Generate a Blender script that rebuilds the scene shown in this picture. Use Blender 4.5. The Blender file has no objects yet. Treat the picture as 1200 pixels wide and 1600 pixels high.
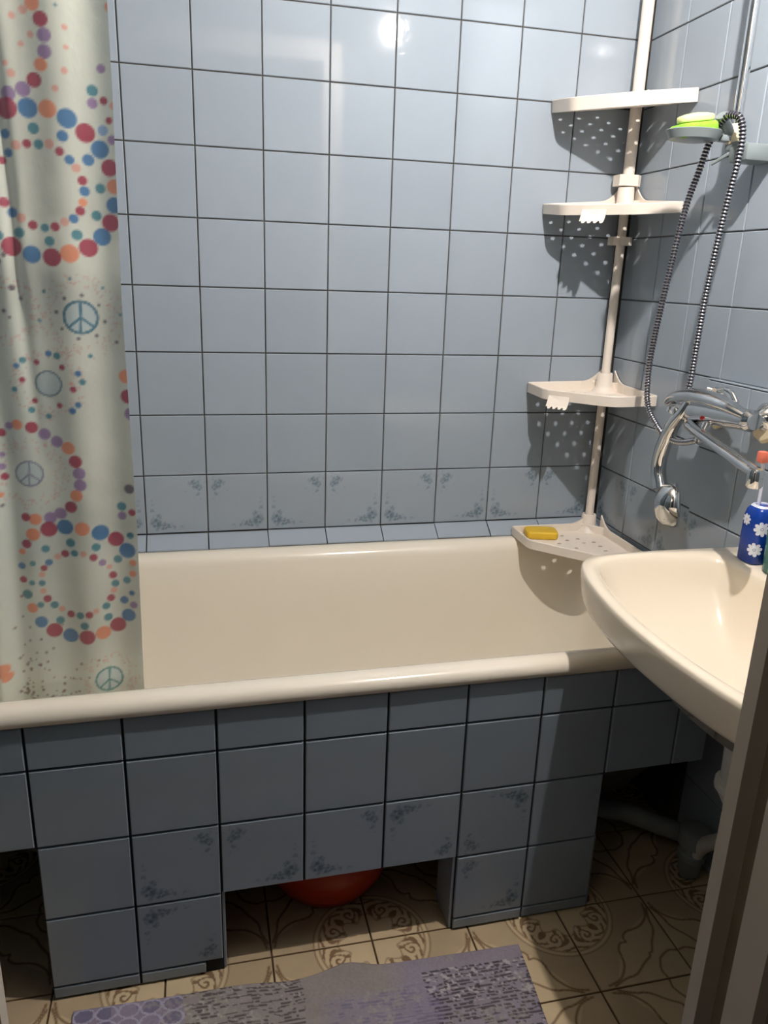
import bpy, bmesh, math, random
import numpy as np
from mathutils import Vector, Matrix

# ------------------------------------------------------------------ camera
S = bpy.context.scene
COL = S.collection
cam_data = bpy.data.cameras.new('camera')
cam = bpy.data.objects.new('camera', cam_data)
COL.objects.link(cam)
rt = Vector((0.972984, -0.228483, 0.033129))
up = Vector((0.036186, 0.292642, 0.955537))
fw = Vector((0.228019, 0.928524, -0.293003))
M = Matrix(((rt.x, up.x, -fw.x), (rt.y, up.y, -fw.y), (rt.z, up.z, -fw.z))).to_4x4()
M.translation = Vector((0.14021, -1.94234, 1.2804))
cam.matrix_world = M
cam_data.sensor_fit = 'VERTICAL'
cam_data.sensor_height = 24.0
cam_data.lens = 1207.445 * 24.0 / 1600.0
cam_data.clip_start = 0.02
S.camera = cam

# ------------------------------------------------------------------ world, light, exposure
world = bpy.data.worlds.new('world')
S.world = world
world.use_nodes = True
world.node_tree.nodes['Background'].inputs['Color'].default_value = (0.75, 0.85, 1.0, 1)
world.node_tree.nodes['Background'].inputs['Strength'].default_value = 0.006
LAMP = Vector((0.845, -1.05, 2.10))
LAMP_STRENGTH = 8400.0
JAMB_FILL_POWER = 5.5
vs = S.view_settings
vs.view_transform = 'Standard'
vs.look = 'None'
vs.exposure = 0.0
vs.gamma = 1.0
vs.use_curve_mapping = False
jamb_fill = bpy.data.lights.new('jamb_fill_light', 'POINT')  # unseen fill lamp, added in the hallway to brighten the door jamb
jamb_fill.energy = JAMB_FILL_POWER
jamb_fill.color = (1.0, 0.86, 0.72)
jamb_fill.shadow_soft_size = 0.25
ho = bpy.data.objects.new('jamb_fill_light', jamb_fill)
ho.location = (-0.42, -1.85, 1.9)
COL.objects.link(ho)
S.cycles.use_denoising = True
S.cycles.max_bounces = 10

# ------------------------------------------------------------------ helpers
def srgb(r, g, b):
    f = lambda c: (c / 255 / 12.92) if c / 255 <= 0.04045 else ((c / 255 + 0.055) / 1.055) ** 2.4
    return (f(r), f(g), f(b), 1.0)

def mat(name, col, rough=0.5, metal=0.0, coat=0.0, noise=0.0, nscale=20.0, emit=None, strength=0,
        bump=0.0, bscale=200.0, rnd=0.0, attr=None, ink=None, spec=0.5, trans=0.0, alpha=1.0, ior=1.45):
    m = bpy.data.materials.new(name)
    m.use_nodes = True
    nt = m.node_tree
    N, L = nt.nodes, nt.links
    b = N['Principled BSDF']
    b.inputs['Base Color'].default_value = col
    b.inputs['Roughness'].default_value = rough
    b.inputs['Metallic'].default_value = metal
    b.inputs['Coat Weight'].default_value = coat
    b.inputs['Specular IOR Level'].default_value = spec
    b.inputs['Transmission Weight'].default_value = trans
    b.inputs['Alpha'].default_value = alpha
    b.inputs['IOR'].default_value = ior
    tc = N.new('ShaderNodeTexCoord')
    src = None
    if attr:
        a = N.new('ShaderNodeAttribute'); a.attribute_name = attr
        if ink is None:
            src = a.outputs['Color']
        else:
            mx = N.new('ShaderNodeMix'); mx.data_type = 'RGBA'
            mx.inputs['A'].default_value = col
            mx.inputs['B'].default_value = ink
            L.new(a.outputs['Fac'], mx.inputs['Factor'])
            src = mx.outputs['Result']
    if noise > 0 or rnd > 0:
        hs = N.new('ShaderNodeHueSaturation')
        if src: L.new(src, hs.inputs['Color'])
        else: hs.inputs['Color'].default_value = col
        add = N.new('ShaderNodeMath'); add.operation = 'ADD'
        if noise > 0:
            nz = N.new('ShaderNodeTexNoise'); nz.inputs['Scale'].default_value = nscale
            nz.inputs['Detail'].default_value = 5
            L.new(tc.outputs['Object'], nz.inputs['Vector'])
            mr = N.new('ShaderNodeMapRange')
            mr.inputs['To Min'].default_value = 1 - noise; mr.inputs['To Max'].default_value = 1 + noise
            mr.inputs['From Min'].default_value = 0.25; mr.inputs['From Max'].default_value = 0.75
            L.new(nz.outputs['Fac'], mr.inputs['Value']); L.new(mr.outputs['Result'], add.inputs[0])
        else:
            add.inputs[0].default_value = 1.0
        if rnd > 0:
            oi = N.new('ShaderNodeObjectInfo')
            mr2 = N.new('ShaderNodeMapRange')
            mr2.inputs['To Min'].default_value = -rnd; mr2.inputs['To Max'].default_value = rnd
            L.new(oi.outputs['Random'], mr2.inputs['Value']); L.new(mr2.outputs['Result'], add.inputs[1])
        else:
            add.inputs[1].default_value = 0.0
        L.new(add.outputs[0], hs.inputs['Value'])
        src = hs.outputs['Color']
    if src: L.new(src, b.inputs['Base Color'])
    if bump > 0:
        nb = N.new('ShaderNodeTexNoise'); nb.inputs['Scale'].default_value = bscale
        nb.inputs['Detail'].default_value = 3
        L.new(tc.outputs['Object'], nb.inputs['Vector'])
        bp = N.new('ShaderNodeBump'); bp.inputs['Strength'].default_value = bump
        bp.inputs['Distance'].default_value = 0.002
        L.new(nb.outputs['Fac'], bp.inputs['Height']); L.new(bp.outputs['Normal'], b.inputs['Normal'])
    if emit:
        b.inputs['Emission Color'].default_value = emit
        b.inputs['Emission Strength'].default_value = strength
    return m

MT = {}
MT['tile'] = mat('blue_glazed_tile', srgb(154, 165, 176), rough=0.05, noise=0.03, nscale=8, rnd=0.035,
                 attr='ink', ink=srgb(66, 96, 108), bump=0.05, bscale=9)
MT['wavy_tile'] = mat('wavy_glazed_tile', srgb(154, 165, 176), rough=0.05, noise=0.03, nscale=8, rnd=0.035, bump=0.45, bscale=22)
MT['panel_tile'] = mat('blue_panel_tile', srgb(142, 154, 166), rough=0.22, noise=0.04, nscale=9, rnd=0.04,
                       attr='ink', ink=srgb(44, 70, 84), bump=0.05, bscale=9)
MT['grout'] = mat('grey_grout', srgb(84, 80, 74), rough=0.9, noise=0.35, nscale=14, spec=0.2)
MT['dark_grout'] = mat('dark_grout', srgb(50, 50, 50), rough=0.95, noise=0.3, nscale=14, spec=0.2)
MT['floor_tile'] = mat('patterned_floor_tile', (1, 1, 1, 1), rough=0.4, noise=0.10, nscale=11, rnd=0.03, attr='col')
MT['floor_grout'] = mat('floor_grout', srgb(84, 66, 48), rough=0.9, noise=0.2)
MT['wall_paint'] = mat('blue_grey_wall_paint', srgb(78, 90, 98), rough=0.6, noise=0.03, nscale=6)
MT['plaster'] = mat('white_plaster', srgb(168, 164, 156), rough=0.85, noise=0.03, nscale=6, bump=0.2, bscale=60)
MT['enamel'] = mat('cream_enamel', srgb(232, 224, 208), rough=0.16, coat=0.3, noise=0.012, nscale=5)
MT['ceramic'] = mat('cream_ceramic', srgb(234, 222, 202), rough=0.12, coat=0.4, noise=0.012, nscale=6)
MT['plastic'] = mat('white_plastic', srgb(236, 226, 214), rough=0.38, noise=0.02, nscale=30)
MT['cream_plastic'] = mat('cream_plastic', srgb(222, 208, 176), rough=0.4)
MT['grey_plastic'] = mat('grey_plastic', srgb(128, 138, 140), rough=0.3)
MT['chrome'] = mat('chrome', (0.72, 0.72, 0.72, 1), rough=0.09, metal=1.0, noise=0.05, nscale=40)
MT['hose_dark'] = mat('hose_groove', (0.012, 0.010, 0.022, 1), rough=0.5)
MT['hose_metal'] = mat('hose_metal', (0.5, 0.5, 0.53, 1), rough=0.22, metal=1.0)
MT['black'] = mat('black_plastic', (0.012, 0.012, 0.012, 1), rough=0.4)
MT['yellow_soap'] = mat('yellow_soap', srgb(226, 186, 52), rough=0.45, noise=0.08, nscale=25)
MT['green_sponge'] = mat('green_sponge', srgb(138, 196, 58), rough=0.95, noise=0.15, nscale=60, bump=0.8, bscale=260)
MT['pale_soap'] = mat('pale_soap', srgb(226, 228, 158), rough=0.45, noise=0.04)
MT['blue_cup'] = mat('blue_cup', srgb(18, 62, 158), rough=0.25)
MT['white_print'] = mat('white_print', srgb(226, 232, 246), rough=0.35)
MT['teal_cup'] = mat('teal_cup', srgb(60, 138, 132), rough=0.2, trans=0.3)
MT['pink_brush'] = mat('coral_plastic', srgb(228, 122, 98), rough=0.4, noise=0.1, nscale=90)
MT['red_brush'] = mat('red_plastic', srgb(190, 28, 34), rough=0.35)
MT['orange_basin'] = mat('red_orange_plastic', srgb(152, 38, 16), rough=0.3)
MT['pipe_grey'] = mat('grey_pipe', srgb(128, 134, 134), rough=0.5, noise=0.1)
MT['pipe_white'] = mat('white_pipe', srgb(206, 202, 194), rough=0.4)
MT['concrete'] = mat('rough_backing', srgb(92, 88, 82), rough=0.95, noise=0.3, nscale=20, bump=0.6, bscale=60)
MT['iron'] = mat('tub_underside', srgb(70, 66, 62), rough=0.8, noise=0.2)
MT['frame'] = mat('door_frame_paint', srgb(196, 186, 172), rough=0.45, noise=0.05, nscale=9, bump=0.15, bscale=40)
MT['frame_groove_shade'] = mat('door_frame_groove_shade', srgb(122, 110, 92), rough=0.7, noise=0.15, nscale=20)  # frame paint darkened to put occlusion shade into the jamb recesses
MT['screw'] = mat('screw_metal', srgb(60, 52, 44), rough=0.5, metal=0.6)
MT['mat'] = mat('foam_bath_mat', (1, 1, 1, 1), rough=0.85, attr='col', bump=0.5, bscale=420)
MT['bulb'] = mat('lamp_bulb', (1, 0.9, 0.75, 1), rough=0.3, emit=(1.0, 0.92, 0.86, 1), strength=LAMP_STRENGTH)
MT['brass'] = mat('lamp_socket', srgb(60, 56, 50), rough=0.4)
MT['red_dot'] = mat('red_mark', srgb(200, 40, 40), rough=0.4)

# translucent shower curtain
def curtain_mat():
    m = bpy.data.materials.new('printed_vinyl'); m.use_nodes = True
    nt = m.node_tree; N, L = nt.nodes, nt.links
    b = N['Principled BSDF']; out = N['Material Output']
    a = N.new('ShaderNodeAttribute'); a.attribute_name = 'col'
    L.new(a.outputs['Color'], b.inputs['Base Color'])
    b.inputs['Roughness'].default_value = 0.28
    tr = N.new('ShaderNodeBsdfTranslucent'); L.new(a.outputs['Color'], tr.inputs['Color'])
    mx = N.new('ShaderNodeMixShader'); mx.inputs[0].default_value = 0.32
    L.new(b.outputs[0], mx.inputs[1]); L.new(tr.outputs[0], mx.inputs[2])
    tp = N.new('ShaderNodeBsdfTransparent'); mx2 = N.new('ShaderNodeMixShader'); mx2.inputs[0].default_value = 0.07
    L.new(mx.outputs[0], mx2.inputs[1]); L.new(tp.outputs[0], mx2.inputs[2])
    L.new(mx2.outputs[0], out.inputs['Surface'])
    nz = N.new('ShaderNodeTexNoise'); nz.inputs['Scale'].default_value = 14; nz.inputs['Detail'].default_value = 4
    tc = N.new('ShaderNodeTexCoord'); L.new(tc.outputs['Object'], nz.inputs['Vector'])
    bp = N.new('ShaderNodeBump'); bp.inputs['Strength'].default_value = 0.35; bp.inputs['Distance'].default_value = 0.01
    L.new(nz.outputs['Fac'], bp.inputs['Height']); L.new(bp.outputs['Normal'], b.inputs['Normal'])
    return m
MT['curtain'] = curtain_mat()

def link(name, me, parent=None, loc=(0, 0, 0), rot=(0, 0, 0)):
    o = bpy.data.objects.new(name, me)
    COL.objects.link(o)
    o.location = loc; o.rotation_euler = rot
    if parent: o.parent = parent
    return o

def mesh_from(bm, mats, smooth=False, angle=None):
    me = bpy.data.meshes.new('m')
    bmesh.ops.recalc_face_normals(bm, faces=bm.faces[:])
    bm.to_mesh(me); bm.free()
    for m in (mats if isinstance(mats, (list, tuple)) else [mats]):
        me.materials.append(m)
    if smooth:
        me.polygons.foreach_set('use_smooth', [True] * len(me.polygons))
        if angle is not None:
            me.set_sharp_from_angle(angle=math.radians(angle))
    me.update()
    return me

def thing(name, label, cat, loc=(0, 0, 0), rot=(0, 0, 0), group=None):
    o = bpy.data.objects.new(name, None)
    COL.objects.link(o)
    o.location = loc; o.rotation_euler = rot
    o['label'] = label; o['category'] = cat
    if group: o['group'] = group
    return o

def tag(o, label, cat, group=None):
    o['label'] = label; o['category'] = cat
    if group: o['group'] = group
    return o

def struct(name, label=None, cat='wall', me=None, loc=(0, 0, 0)):
    o = bpy.data.objects.new(name, me)
    COL.objects.link(o); o.location = loc
    o['kind'] = 'structure'
    if label: o['label'] = label
    o['category'] = cat
    return o

def box(bm, x0, x1, y0, y1, z0, z1, mi=0, bev=0.0, seg=2):
    r = bmesh.ops.create_cube(bm, size=1.0)
    vs_ = r['verts']
    for v in vs_:
        v.co = Vector(((x0 + x1) / 2 + v.co.x * (x1 - x0), (y0 + y1) / 2 + v.co.y * (y1 - y0), (z0 + z1) / 2 + v.co.z * (z1 - z0)))
    fs = set(f for v in vs_ for f in v.link_faces)
    for f in fs: f.material_index = mi
    if bev > 0:
        es = list(set(e for v in vs_ for e in v.link_edges))
        bmesh.ops.bevel(bm, geom=es, offset=bev, segments=seg, profile=0.5, affect='EDGES')

def sweep(bm, pts, rad, n=12, cap=True, mi=None, closed=False):
    """tube along pts; rad is a number or list; mi(i) material of ring i"""
    pts = [Vector(p) for p in pts]
    m = len(pts)
    rr = rad if isinstance(rad, (list, tuple)) else [rad] * m
    t0 = (pts[1] - pts[0]).normalized()
    ref = Vector((0, 0, 1)) if abs(t0.z) < 0.9 else Vector((1, 0, 0))
    nrm = (ref - ref.dot(t0) * t0).normalized()
    rings = []
    for i in range(m):
        t = (pts[min(i + 1, m - 1)] - pts[max(i - 1, 0)]).normalized()
        nrm = (nrm - nrm.dot(t) * t).normalized()
        bi = t.cross(nrm)
        r = rr[i]
        ra, rb = r if isinstance(r, (list, tuple)) else (r, r)
        rings.append([bm.verts.new(pts[i] + nrm * (ra * math.cos(2 * math.pi * k / n)) + bi * (rb * math.sin(2 * math.pi * k / n))) for k in range(n)])
    for i in range(m - 1):
        for k in range(n):
            f = bm.faces.new((rings[i][k], rings[i][(k + 1) % n], rings[i + 1][(k + 1) % n], rings[i + 1][k]))
            if mi: f.material_index = mi(i)
    if cap:
        bm.faces.new(rings[0][::-1]); bm.faces.new(rings[-1])
    return rings

def loft(bm, loops, cap0=True, cap1=True, mi=None):
    rs = [[bm.verts.new(p) for p in lp] for lp in loops]
    n = len(rs[0])
    for i in range(len(rs) - 1):
        for k in range(n):
            f = bm.faces.new((rs[i][k], rs[i][(k + 1) % n], rs[i + 1][(k + 1) % n], rs[i + 1][k]))
            if mi: f.material_index = mi(i)
    if cap0: bm.faces.new(rs[0][::-1])
    if cap1: bm.faces.new(rs[-1])
    return rs

def catmull(P, n, closed=False):
    P = [Vector(p) for p in P]
    out = []
    m = len(P)
    segs = m if closed else m - 1
    for i in range(segs):
        p1, p2 = P[i], P[(i + 1) % m]
        p0 = P[i - 1] if (closed or i > 0) else p1 * 2 - p2
        p3 = P[(i + 2) % m] if (closed or i + 2 < m) else p2 * 2 - p1
        for k in range(n):
            t = k / n
            out.append(0.5 * ((2 * p1) + (p2 - p0) * t + (2 * p0 - 5 * p1 + 4 * p2 - p3) * t * t + (3 * p1 - p0 - 3 * p2 + p3) * t ** 3))
    if not closed: out.append(P[-1])
    return out

def resample(P, n, closed=True):
    P = [Vector(p) for p in P]
    Q = P + [P[0]] if closed else P
    d = [0]
    for a, b in zip(Q, Q[1:]): d.append(d[-1] + (b - a).length)
    out = []; j = 0
    cnt = n if closed else n - 1
    for i in range(n):
        t = d[-1] * i / cnt
        while j < len(d) - 2 and d[j + 1] < t: j += 1
        f = (t - d[j]) / max(1e-9, d[j + 1] - d[j])
        out.append(Q[j].lerp(Q[j + 1], min(1, f)))
    return out

def rot_align(direction):
    return Vector(direction).to_track_quat('Z', 'Y').to_euler()

# ------------------------------------------------------------------ tiles
random.seed(7)
rng = np.random.RandomState(11)
TILE_CACHE = {}

def rose(U, V, cu, cv, r, seed, a=1.0):
    g = np.random.RandomState(seed)
    out = np.zeros_like(U)
    for k in range(16):
        th = g.uniform(0, 6.283); rr = r * math.sqrt(g.uniform(0, 1)) * 0.85
        s = r * g.uniform(0.2, 0.34); w = a * g.uniform(0.45, 1.0)
        du = U - cu - rr * math.cos(th); dv = V - cv - rr * math.sin(th)
        out = np.maximum(out, w * np.exp(-((du * du + dv * dv) / s ** 2) ** 1.5))
    return out

def flower_ink(U, V):
    ink = np.zeros_like(U)
    for i, (cu, cv, r, a) in enumerate([(0.17, 0.15, 0.095, 0.95), (0.27, 0.13, 0.06, .9), (0.36, 0.12, 0.045, .8), (0.46, 0.10, 0.03, .7), (0.56, 0.10, 0.02, .5),
                                       (0.11, 0.24, 0.035, .6), (0.20, 0.30, 0.042, .75), (0.10, 0.40, 0.03, .7), (0.13, 0.50, 0.018, .4), (0.40, 0.18, 0.02, .4),
                                       (0.82, 0.86, 0.07, .85), (0.87, 0.80, 0.055, .8), (0.73, 0.87, 0.03, .6), (0.86, 0.68, 0.032, .65), (0.90, 0.60, 0.015, .35), (0.64, 0.90, 0.014, .35)]):
        ink = np.maximum(ink, rose(U, V, cu, cv, r * 1.15, 100 + i, a))
    g = np.random.RandomState(5)
    for k in range(46):   # fine sprays of leaves round the two bouquets
        if k < 30:
            t = g.uniform(0, 1); cu, cv = (0.08 + 0.55 * t, 0.10 + 0.12 * (1 - t) * g.uniform(0, 1)) if k % 2 else (0.10 + 0.12 * (1 - t) * g.uniform(0, 1), 0.12 + 0.48 * t)
        else:
            cu, cv = 0.83 + g.normal(0, .07), 0.83 + g.normal(0, .09)
        s = g.uniform(0.007, 0.013)
        ink = np.maximum(ink, g.uniform(.2, .5) * np.exp(-(((U - cu) ** 2 + (V - cv) ** 2) / s ** 2)))
    return np.clip(ink, 0, 1) * 0.86

def floor_colors(U, V):
    """printed ornament of one floor tile; medallion round corner (0,0)"""
    base = np.array(srgb(204, 184, 150)[:3]); field = np.array(srgb(184, 164, 134)[:3]); line = np.array(srgb(110, 78, 52)[:3])
    R_ = np.hypot(U, V); T = np.arctan2(V, U)
    def seg(P):
        d = np.full_like(U, 9.0)
        P = catmull([Vector((a, b, 0)) for a, b in P], 8)
        for a, b in zip(P, P[1:]):
            ax, ay, bx, by = a.x, a.y, b.x, b.y
            L2 = (bx - ax) ** 2 + (by - ay) ** 2 + 1e-12
            t = np.clip(((U - ax) * (bx - ax) + (V - ay) * (by - ay)) / L2, 0, 1)
            d = np.minimum(d, np.hypot(U - ax - t * (bx - ax), V - ay - t * (by - ay)))
        return d
    w = 0.015
    D = np.full_like(U, 9.0)
    cusp = [(.97, .10), (.88, .27), (.72, .38), (.58, .44), (.56, .56), (.47, .70), (.30, .86), (.10, .97)]
    half = [(.97, .10), (.92, .25), (.78, .37), (.60, .41), (.53, .47), (.53, .53)]
    D = np.minimum(D, seg(half)); D = np.minimum(D, seg([(b, a) for a, b in half]))
    half2 = [(.985, .16), (.93, .30), (.90, .44), (.80, .58), (.74, .68), (.70, .70)]
    D = np.minimum(D, seg(half2)); D = np.minimum(D, seg([(b, a) for a, b in half2]))
    half3 = [(1.0, .72), (.90, .71), (.80, .76), (.775, .775)]
    D = np.minimum(D, seg(half3)); D = np.minimum(D, seg([(b, a) for a, b in half3]))
    lines = np.clip((w - D) / w * 1.8, 0, 1) * .85
    ring = np.maximum(np.clip(1 - np.abs(R_ - .585) / .012, 0, 1), np.clip(1 - np.abs(R_ - .535) / .014, 0, 1))
    inner = .30 + .045 * np.cos(8 * T)
    ring = np.maximum(ring, np.clip(1 - np.abs(R_ - inner) / .014, 0, 1))
    # scroll work between the rings
    q = (R_ - inner) / (.53 - inner)
    zone = (q > 0.03) & (q < 0.98)
    ph = T / (math.pi / 2)                       # 0..1 over the quarter; two mirrored acanthus scrolls
    m_ = np.abs(ph - .5) * 2
    fan = np.sin((m_ * 2.2 + (q - .35) ** 2 * 2.4) * 2 * math.pi * 1.15 + 2.5 * q)
    curl = np.sin(np.hypot((m_ - .45) * 2.6, (q - .5) * 1.9) * 13 - np.arctan2(q - .5, m_ - .45))
    near = np.hypot((m_ - .45) * 2.6, (q - .5) * 1.9) < .62
    spiral = np.where(near, curl, fan)
    scroll = np.clip((spiral - .15) * 3.0, 0, 1) * zone * .85
    f = np.ones_like(U)[..., None] * base
    mid = (U + V < .98 + .25 * np.abs(U - V)) & (R_ > .585)
    f = np.where((mid & (np.minimum(U, V) < .5))[..., None], field, f)
    ink = np.clip(np.maximum(np.maximum(lines, ring * .85), scroll), 0, 1)[..., None]
    return f * (1 - ink) + line * ink

def tile_mesh(w, h, t, variant=None, material=None, bev=0.0015, n=56):
    key = (round(w, 4), round(h, 4), t, variant, material)
    if key in TILE_CACHE: return TILE_CACHE[key]
    if variant is None: n = 1
    verts = []; faces = []
    xs = np.linspace(-w / 2 + bev, w / 2 - bev, n + 1); zs = np.linspace(-h / 2 + bev, h / 2 - bev, n + 1)
    X, Z = np.meshgrid(xs, zs)
    for a, b in zip(X.ravel(), Z.ravel()): verts.append((a, -t, b))
    idx = lambda i, j: j * (n + 1) + i
    for j in range(n):
        for i in range(n):
            faces.append((idx(i, j), idx(i + 1, j), idx(i + 1, j + 1), idx(i, j + 1)))
    o = len(verts)
    w2, h2 = w / 2, h / 2
    verts += [(-w2, -t + bev, -h2), (w2, -t + bev, -h2), (w2, -t + bev, h2), (-w2, -t + bev, h2)]
    verts += [(-w2, 0, -h2), (w2, 0, -h2), (w2, 0, h2), (-w2, 0, h2)]
    bot = [idx(i, 0) for i in range(n + 1)]; rgt = [idx(n, j) for j in range(n + 1)]
    top = [idx(i, n) for i in range(n, -1, -1)]; lft = [idx(0, j) for j in range(n, -1, -1)]
    for run, a, b in ((bot, o, o + 1), (rgt, o + 1, o + 2), (top, o + 2, o + 3), (lft, o + 3, o)):
        faces.append(tuple([a, b] + run[::-1]))
    for k in range(4):
        a, b = o + k, o + (k + 1) % 4
        faces.append((a, a + 4, b + 4, b))
    faces.append((o + 4, o + 7, o + 6, o + 5))
    me = bpy.data.meshes.new('tile')
    me.from_pydata(verts, [], faces)
    me.materials.append(MT[material])
    if variant is not None:
        U = (X + w2) / w; V = (Z + h2) / h
        if variant == 'floor':
            c = floor_colors(U, V).reshape(-1, 3)
            arr = np.ones((len(verts), 4), dtype=np.float32)
            arr[:len(c), :3] = c; arr[len(c):, :3] = srgb(150, 124, 92)[:3]
            at = me.color_attributes.new('col', 'FLOAT_COLOR', 'POINT')
            at.data.foreach_set('color', arr.ravel())
        else:
            ink = flower_ink(U if variant == 'A' else 1 - U, V).ravel()
            arr = np.zeros(len(verts), dtype=np.float32); arr[:len(ink)] = ink
            at = me.attributes.new('ink', 'FLOAT', 'POINT')
            at.data.foreach_set('value', arr)
    elif material == 'floor_tile':
        at = me.color_attributes.new('col', 'FLOAT_COLOR', 'POINT')
        at.data.foreach_set('color', np.tile(np.array(srgb(204, 184, 150), dtype=np.float32), len(verts)))
    me.update()
    TILE_CACHE[key] = me
    return me

def put_tile(parent, name, loc, rot, w, h, t=0.0035, variant=None, material='tile', tilt=0.0025, flip=False):
    me = tile_mesh(w, h, t, variant, material)
    o = bpy.data.objects.new(name, me)
    COL.objects.link(o)
    o.parent = parent
    o.location = loc
    base = Matrix.Rotation(rot[2], 4, 'Z') @ Matrix.Rotation(rot[0], 4, 'X') if rot[0] else Matrix.Rotation(rot[2], 4, 'Z')
    lx = random.uniform(-tilt, tilt); lz = random.uniform(-tilt, tilt)
    loc_m = Matrix.Rotation(lx, 4, 'X') @ Matrix.Rotation(lz, 4, 'Z')
    if flip: loc_m = loc_m @ Matrix.Rotation(math.pi, 4, 'Y')
    o.rotation_euler = (base @ loc_m).to_euler()
    return o

P_ = 0.152; J = 0.0026; ZB = 0.6314
XR = 1.245; XL = -0.46; YF = -1.40; ZC = 2.45

# ------------------------------------------------------------------ room shell
def plane_box(x0, x1, y0, y1, z0, z1, m):
    bm = bmesh.new(); box(bm, x0, x1, y0, y1, z0, z1)
    return mesh_from(bm, m)

floor = struct('floor', 'bathroom floor of tan tiles with brown medallion ornament', 'floor',
               plane_box(XL - .1, XR + .1, -3.2, 0.1, -0.1, -0.0035, MT['floor_grout']))
ceiling = struct('ceiling', 'plain white ceiling', 'ceiling', plane_box(XL - .1, XR + .1, -3.2, 0.1, ZC, ZC + .1, MT['plaster']))
wall_back = struct('wall_back', 'back wall of square light blue tiles behind the bathtub', 'wall',
                   plane_box(XL - .1, XR + .1, 0.0025, 0.1, 0, ZC, MT['grout']))
wall_right = struct('wall_right', 'right wall of light blue tiles behind mixer and sink', 'wall',
                    plane_box(XR + .0025, XR + .1, -3.2, 0.0025, 0, ZC, MT['grout']))
wall_left = struct('wall_left', 'left wall beyond the shower curtain', 'wall', plane_box(XL - .1, XL, YF - .1, 0.0025, 0, ZC, MT['wall_paint']))
# front wall with the doorway
bm = bmesh.new()
box(bm, 0.70, XR + .0, YF - .10, YF, 0, ZC)
box(bm, XL - .1, -0.085, YF - .10, YF, 0, ZC)
box(bm, -0.085, 0.70, YF - .10, YF, 2.06, ZC)
wall_front = struct('wall_front', 'plastered wall round the doorway', 'wall', mesh_from(bm, MT['wall_paint']))
bm = bmesh.new(); box(bm, XL - .1, XR + .1, -3.3, -3.2, 0, ZC)
wall_hall = struct('wall_hall', 'hallway wall behind the camera', 'wall', mesh_from(bm, MT['wall_paint']))
bm = bmesh.new(); box(bm, XL - .2, XL - .1, -3.2, YF - .1, 0, ZC)
wall_hl = struct('wall_hall_left', 'hallway side wall', 'wall', mesh_from(bm, MT['wall_paint']))

# back wall tiles: columns start at x = 0.152*i, rows at ZB + 0.152*k
def vertical_lines():
    xs = [XL + .002] + [i * P_ for i in range(-3, 9)]
    return [x for x in xs if x < XR - .01] + [XR]
XS = sorted(set(round(x, 4) for x in vertical_lines()))
for k in range(0, 12):
    z0 = ZB + k * P_; z1 = min(z0 + P_, ZC)
    for a, b in zip(XS, XS[1:]):
        if b - a < 0.012: continue
        i = round(a / P_)
        var = None
        if k == 0 and b - a > .13:
            var = 'A' if i % 2 == 0 else 'B'
        o = put_tile(wall_back, 'tile', ((a + b) / 2, 0.0025, (z0 + z1) / 2), (0, 0, 0), round(b - a - J, 4), round(z1 - z0 - J, 4), 0.0035, var, 'wavy_tile' if (i, k) in ((4, 7), (6, 7)) else 'tile')
# right wall tiles
YS = [0.0, -0.009] + [-0.009 - P_ * i for i in range(1, 10)]
YS = [y for y in YS if y > YF + .02] + [YF]
RZ = -math.pi / 2
LEDGE_Z = ZB + 3 * P_ - .002
for k in range(-4, 12):
    z0 = max(0, ZB + k * P_); z1 = min(ZB + (k + 1) * P_, ZC)
    for n_, (a, b) in enumerate(zip(YS, YS[1:])):
        if a - b < 0.012: continue
        zb_ = z0
        if k < -1 and b > -0.70: continue
        if k == -1 and b > -.70: zb_ = .601
        if k < 3 and a < -0.44: continue   # the proud lower courses stand here
        if k < 3 and b < -0.452: b = -0.4465
        var = ('A' if n_ % 2 else 'B') if (k == 0 and a - b > .13) else None
        put_tile(wall_right, 'tile', (XR + .0025, (a + b) / 2, (zb_ + z1) / 2), (0, 0, RZ), round(a - b - J, 4), round(z1 - zb_ - J, 4), 0.0035, var)
# proud lower courses round the mixer
bm = bmesh.new(); box(bm, XR - .013, XR + .0026, YF, -0.448, 0, LEDGE_Z)
ledge = link('backing', mesh_from(bm, MT['grout']), wall_right)
bm = bmesh.new(); box(bm, XR - .0165, XR - .001, YF, -0.447, LEDGE_Z + .0002, LEDGE_Z + .0035, bev=.001)
link('ledge_cap', mesh_from(bm, MT['tile']), wall_right)
YL = [-0.447, -0.587, -0.727, -0.867, -1.007, -1.147, -1.287, YF]
for k in range(-5, 3):
    z0 = max(0.0, ZB + k * P_); z1 = min(ZB + (k + 1) * P_, LEDGE_Z)
    if z1 - z0 < .012: continue
    for n_, (a, b) in enumerate(zip(YL, YL[1:])):
        if k < 0 and b > -0.70: continue
        var = ('A' if n_ % 2 else 'B') if (k == 0 and a - b > .13) else None
        put_tile(wall_right, 'tile', (XR - .013, (a + b) / 2, (z0 + z1) / 2), (0, 0, RZ), round(a - b - J, 4), round(z1 - z0 - J, 4), 0.0035, var)

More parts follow.
